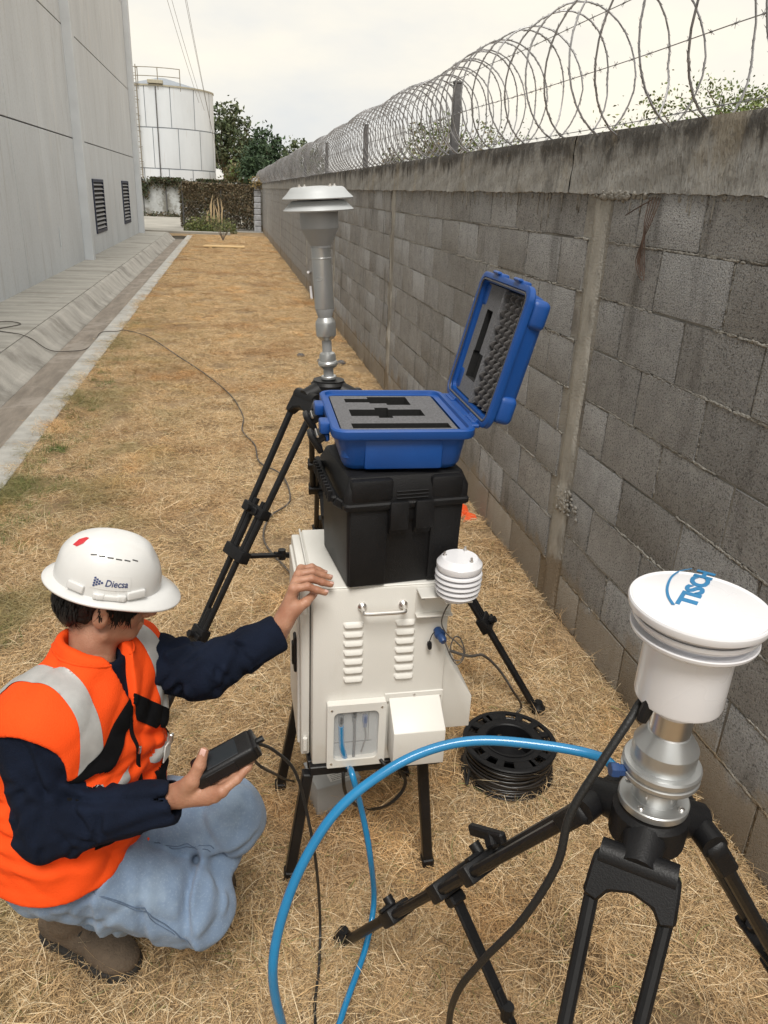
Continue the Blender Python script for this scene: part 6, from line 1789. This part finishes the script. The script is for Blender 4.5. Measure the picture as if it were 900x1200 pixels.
# reflective tape: over each shoulder, down the chest, and a belt band; black panels below it
def strap(P, s0, w):
    s, u, f = loc(P); c = s0 + .030 * (1 - u) * np.sign(s0)
    return np.maximum(np.abs(s - c) - w, np.where(f > 0, .66 - u, .30 - u))
for s0 in (-.112, .112): sewn("reflective_strip", lambda P, s0=s0: strap(P, s0, .023), m_tape)
for side in (-1, 1):
    def q_(P, side=side): s, u, f = loc(P); return side * s, u, f
    def blk(P): s, u, f = q_(P); return np.maximum(np.maximum(np.abs(u + 2.1 * s - 1.0) - .08, .004 - s), np.maximum(-f + .0, .57 - u))
    def ref(P): s, u, f = q_(P); return np.maximum(np.maximum(np.abs(u - .60 - 14 * (s - .10) ** 2 * (s < .10)) - .040, .035 - s), -f + .0)
    def pan(P): s, u, f = q_(P); return np.maximum(np.maximum(np.abs(s - .088) - .030, np.abs(u - .44) - .115), -f + .0)
    sewn("reflective_strip", ref, m_tape, .0016); sewn("black_panel", pan, m_blkf, .0014); sewn("black_panel", blk, m_blkf, .0026)
sewn("reflective_strip", lambda P: np.maximum(np.abs(loc(P)[1] - .60) - .05, loc(P)[2] + .03), m_tape, .0018)
vb = bvh_of(vest_o)
zipc = []
for u in np.linspace(.95, .20, 9):
    p = hpM + tu * spine * u + tf * .30 + tl * (.010 * math.sin(u * 5)); h = vb.ray_cast(Vector(p), -TF)
    if h[0] is not None: zipc.append(h[0] + TF * .001)
b = B(); 
b.tube(catmull(zipc, 6), .0045, 6); zp = b.build("zip", m_blkf, vest_o, smooth=60)
b = B(); b.box(zipc[2] + TF * .004, (.006, .004, .016), frame(TUP, TL_), .001); b.build("zip_pull", m_steel, zp)
# standing collar edge piping
for sgn in (-1, 1):
    P = []
    for k in range(14):
        a = rad(25 + 150 * k / 13) * sgn; q = neckB + tu * .045 + (tf * math.cos(a) + tl * math.sin(a)) * .066
        P.append(vb.find_nearest(Vector(q))[0])
    b = B(); b.tube(P, .003, 6); b.build("collar_piping", m_vest, vest_o, smooth=60)
# pocket with transparent card and clip on the chest, far side
pc = Vector(hpM + tu * spine * .60 + tl * .105 + tf * .16); h = vb.find_nearest(pc); b = B(); Rp = frame(h[1], TL_); b.box(h[0] + h[1] * .004, (.034, .040, .003), Rp, .001); cd = b.build("card_pocket", m_paper, vest_o)
b = B(); b.box(h[0] + h[1] * .009 + TUP * .030, (.012, .022, .006), Rp, .001); b.build("clip", m_steel, cd)

# ---- boots
def boot(name, an, toe_dir, label=None):
    td = A(toe_dir) / np.linalg.norm(toe_dir); sd = A((-td[1], td[0], 0)); up = A((0, 0, 1)); o_ = A((an[0], an[1], 0))
    q = lambda f, s, u: o_ + td * f + sd * s + up * u
    Rb = np.stack([td, sd, up], 1)
    def upper(P):
        d = rc(P, q(-.045, 0, .065), q(-.005, 0, .10), .040, .046)
        d = smin(d, rc(P, q(-.05, 0, .050), q(.10, 0, .048), .036, .036), .02)
        d = smin(d, ell(P, q(.125, .004, .042), Rb, (.062, .046, .036)), .02)
        d = smin(d, rc(P, q(0, 0, .10), q(-.002, 0, .14), .046, .047), .01)
        s_ = ((P - o_) @ td); d = d + .0016 * np.sin(s_ * 130) * np.exp(-((s_ - .07) / .03) ** 2)
        d = np.maximum(d, P[..., 2] - .15); return np.maximum(d, -(P[..., 2] - .022))
    lo, hi = bb(np.stack([q(-.11, 0, 0), q(.20, 0, .16), q(0, .07, 0), q(0, -.07, 0)]), .02)
    V, F = surfnet(upper, lo, hi, .004); up_o = np_mesh(name, V, F, m_suede, worker, smooth=True)
    def sole(P):
        u = P[..., 2]
        d2 = np.minimum(np.minimum(rc(P * A((1, 1, 0)), q(-.05, 0, 0), q(.0, 0, 0), .043, .041), rc(P * A((1, 1, 0)), q(0, 0, 0), q(.11, .004, 0), .041, .050)), 9)
        d2 = smin(d2, rc(P * A((1, 1, 0)), q(.11, .004, 0), q(.140, .006, 0), .050, .046), .01)
        s_ = ((P - o_) @ td)
        return np.maximum(d2, np.abs(u - .014) - .014 - .002 * np.sign(np.sin(s_ * 260)) * (u < .01))
    V, F = surfnet(sole, A((lo[0], lo[1], -.012)), A((hi[0], hi[1], .045)), .004); np_mesh("sole", V, F, m_sole, up_o, smooth=False)
    for k in range(4):
        b = B(); c = Vector(q(.045 + .020 * k, 0, .088 - .010 * k)); b.tube(catmull([c - Vector(sd) * .024 - Vector((0, 0, .006)), c + Vector((0, 0, .004)), c + Vector(sd) * .024 - Vector((0, 0, .006))], 3), .0024, 6); b.build("lace", m_sole, up_o)
    return up_o
boot("boot", A((-0.4250, 1.4040, 0.0000)), (.80, -.56, 0))
boot("boot", A((-.22, 1.56, 0)), (.85, -.35, 0))

# ---- helmet
UR = .030                                            # rim height above the head centre
HTILT = Matrix.Rotation(rad(0), 3, HL)
hO = Vector(hps(-.002, 0, UR))
def dome(th, ph, off=0.):
    """th round the head (0 = forward), ph 0 rim .. 90 crown"""
    a, c_ = .115, .094
    cp, sp = max(0., math.cos(ph)) ** .80, math.sin(ph) ** .92
    x, y = a * math.cos(th) * cp, c_ * math.sin(th) * cp
    z = .112 * sp
    # central raised ridge
    ridge = .0065 / (1 + math.exp((abs(y) - .031) / .0028)) * (1 / (1 + math.exp(-(z - .050) / .007))) * (1 / (1 + math.exp((x - .080) / .006)))
    n = Vector((x / a ** 2, y / c_ ** 2, z / .112 ** 2)).normalized()
    p = Vector((x, y, z)) + n * (ridge + off)
    return hO + RHm @ p * HS, RHm @ n
nt, npz = 128, 60
V, F = [], []
for j in range(npz + 1):
    for i in range(nt): V.append(dome(2 * math.pi * i / nt, math.pi / 2 * j / npz * .999)[0])
for j in range(npz):
    for i in range(nt): a_, c_ = j * nt + i, j * nt + (i + 1) % nt; F.append((a_, c_, c_ + nt, a_ + nt))
helmet = np_mesh("helmet", [tuple(v) for v in V], F, m_helm, worker, smooth=True)
V, F = [], []
for i in range(nt):
    th = 2 * math.pi * i / nt; c = math.cos(th)
    w = .017 + .031 * max(0, c) ** 2.2 + .004 * max(0, -c) ** 4; dp = -.004 - .012 * max(0, c) ** 2
    r0 = Vector((.115 * math.cos(th), .094 * math.sin(th), 0)); n = Vector((math.cos(th) / .115, math.sin(th) / .094, 0)).normalized()
    for (o_, z) in ((-.004, .004), (.001, .004), (w * .5, .001 + dp * .4), (w, dp), (w + .0015, dp - .003), (w, dp - .006), (w * .5, dp * .4 - .004), (-.005, -.004)):
        p = r0 + n * o_ + Vector((0, 0, z)); V.append(tuple(hO + RHm @ p * HS))
for i in range(nt):
    j = (i + 1) % nt
    for q in range(7): F.append((i * 8 + q, j * 8 + q, j * 8 + q + 1, i * 8 + q + 1))
brim = np_mesh("brim", V, F, m_helm, helmet, smooth=True)
RSIDE = -math.pi / 2
def on_dome(x, z, off):                              # right side of the helmet: x forward, z up from the rim
    th = RSIDE + x / .115; ph = math.asin(min(.99, (z / .112) ** (1 / .92))); return dome(th, ph, off)
def dome_box(name, x, z, w, h, t, mat, rot=0.):
    p, n = on_dome(x, z, t * .3); b = B(); fx = HF - HF.dot(n) * n; Rn = frame(n, fx) @ Matrix.Rotation(rot, 3, 'Z')
    b.box(p, (w, h, t), Rn, min(w, h, t) * .42, 3); return b.build(name, mat, helmet)
dome_box("slot_cover", -.066, .018, .033, .016, .007, m_helm, -.12); dome_box("slot_cover", .064, .018, .036, .016, .007, m_helm, .18)
dome_box("accessory_slot", -.014, .011, .022, .013, .009, m_helm); dome_box("accessory_slot", .032, .011, .018, .013, .009, m_helm); dome_box("accessory_slot", .010, .010, .052, .011, .007, m_helm)
for k in range(6):
    th = RSIDE + (-.045 + k * .020) / .115 * 1.25; p, n = dome(th, rad(50) + .02 * math.sin(k), .0006); fx = HF - HF.dot(n) * n
    b = B(); b.box(p, (.011, .0022, .0012), frame(n, fx), .0004); b.build("vent_slot", m_hslot, helmet)
# red diamond sticker at the back, label plate and lettering on the side
def dome_patch(name, outline, mat, off=.0008, conv=lambda x, z: (x, z)):
    V = []; 
    for (x, z) in outline: V.append(tuple(on_dome(x, z, off)[0]))
    c = tuple(sum(o[i] for o in V) / len(V) for i in range(3)); V.append(c)
    n = len(outline); F = [(i, (i + 1) % n, n) for i in range(n)]
    b = B(); b.raw(V, F); return b.build(name, mat, helmet)
m_lab = M("label_film", (.70, .70, .69), rough=.25, var=.02)
grid = []; V, F = [], []
for i in range(13):
    for j in range(6): V.append(tuple(on_dome(-.036 + .086 * i / 12, .026 + .030 * j / 5, .0009)[0]))
for i in range(12):
    for j in range(5): k = i * 6 + j; F.append((k, k + 6, k + 7, k + 1))
lbl = np_mesh("label", V, F, m_lab, helmet, smooth=True)
me = text_mesh("Diecsa", .020, .0002, .00025)
xs_ = [v.co.x for v in me.vertices]; wT = max(xs_)
for v in me.vertices:
    x = -.0065 + v.co.x * (.049 / wT) + .15 * v.co.y; z = .0345 + v.co.y
    v.co = on_dome(x, z, .0016 + v.co.z)[0] - Vector(origin_of(worker))
me.materials.clear(); o = link("lettering", me, m_navyp, helmet)
b = B()
for col_ in range(4):
    n = 4 - col_
    for r_ in range(n):
        x, z = -.0290 + col_ * .0054, .0405 + (r_ - (n - 1) / 2) * .0054
        p, nn = on_dome(x, z, .0014); b.box(p, (.0038, .0034, .0004), frame(nn, HF - HF.dot(nn) * nn) @ Matrix.Rotation(.3, 3, 'Z'))
b.build("logo", m_navyp, helmet)
V = []
for (dth, dph) in ((-.11, 0), (-.05, .13), (.06, .16), (.11, 0), (.05, -.13), (-.06, -.16)):
    V.append(tuple(dome(rad(205) + dth * 1.1, rad(56) + dph, .0012)[0]))
V.append(tuple(dome(rad(205), rad(56), .0016)[0])); b = B(); b.raw(V, [(i, (i + 1) % 6, 6) for i in range(6)]); b.build("sticker", m_red, helmet)

# ---- handheld meter
Rm = Matrix((MA, MS, MN)).transposed()
mt = root("handheld_meter", MC, 'black handheld meter held in the right hand of the crouching worker', 'meter')
b = B(); b.box(MC, (.118, .056, .032), Rm, .007, 3); bd = b.build("body", m_black, mt)
b = B(); b.box(MC + MN * .0162, (.060, .040, .0012), Rm, .0005); 
b.build("screen", M("lcd_dark", (.03, .035, .04), rough=.12, coat=.5), mt)
b = B(); b.box(MC + MA * .060 , (.010, .050, .028), Rm, .003, 2); b.build("end_cap", m_blackm, mt)
b = B(); b.box(MC - MA * .010 + MS * near * .0278, (.058, .003, .022), Rm, .001); b.build("grip", m_case, mt)
b = B(); b.tube([MC + MA * .062, MC + MA * .078], .006, 10); b.build("cable_socket", m_black, mt)
for k in range(3):
    b = B(); b.box(MC + MN * .0165 - MA * (.040) + MS * (-.014 + .014 * k), (.009, .009, .002), Rm, .0008); b.build("button", m_greyb, mt)
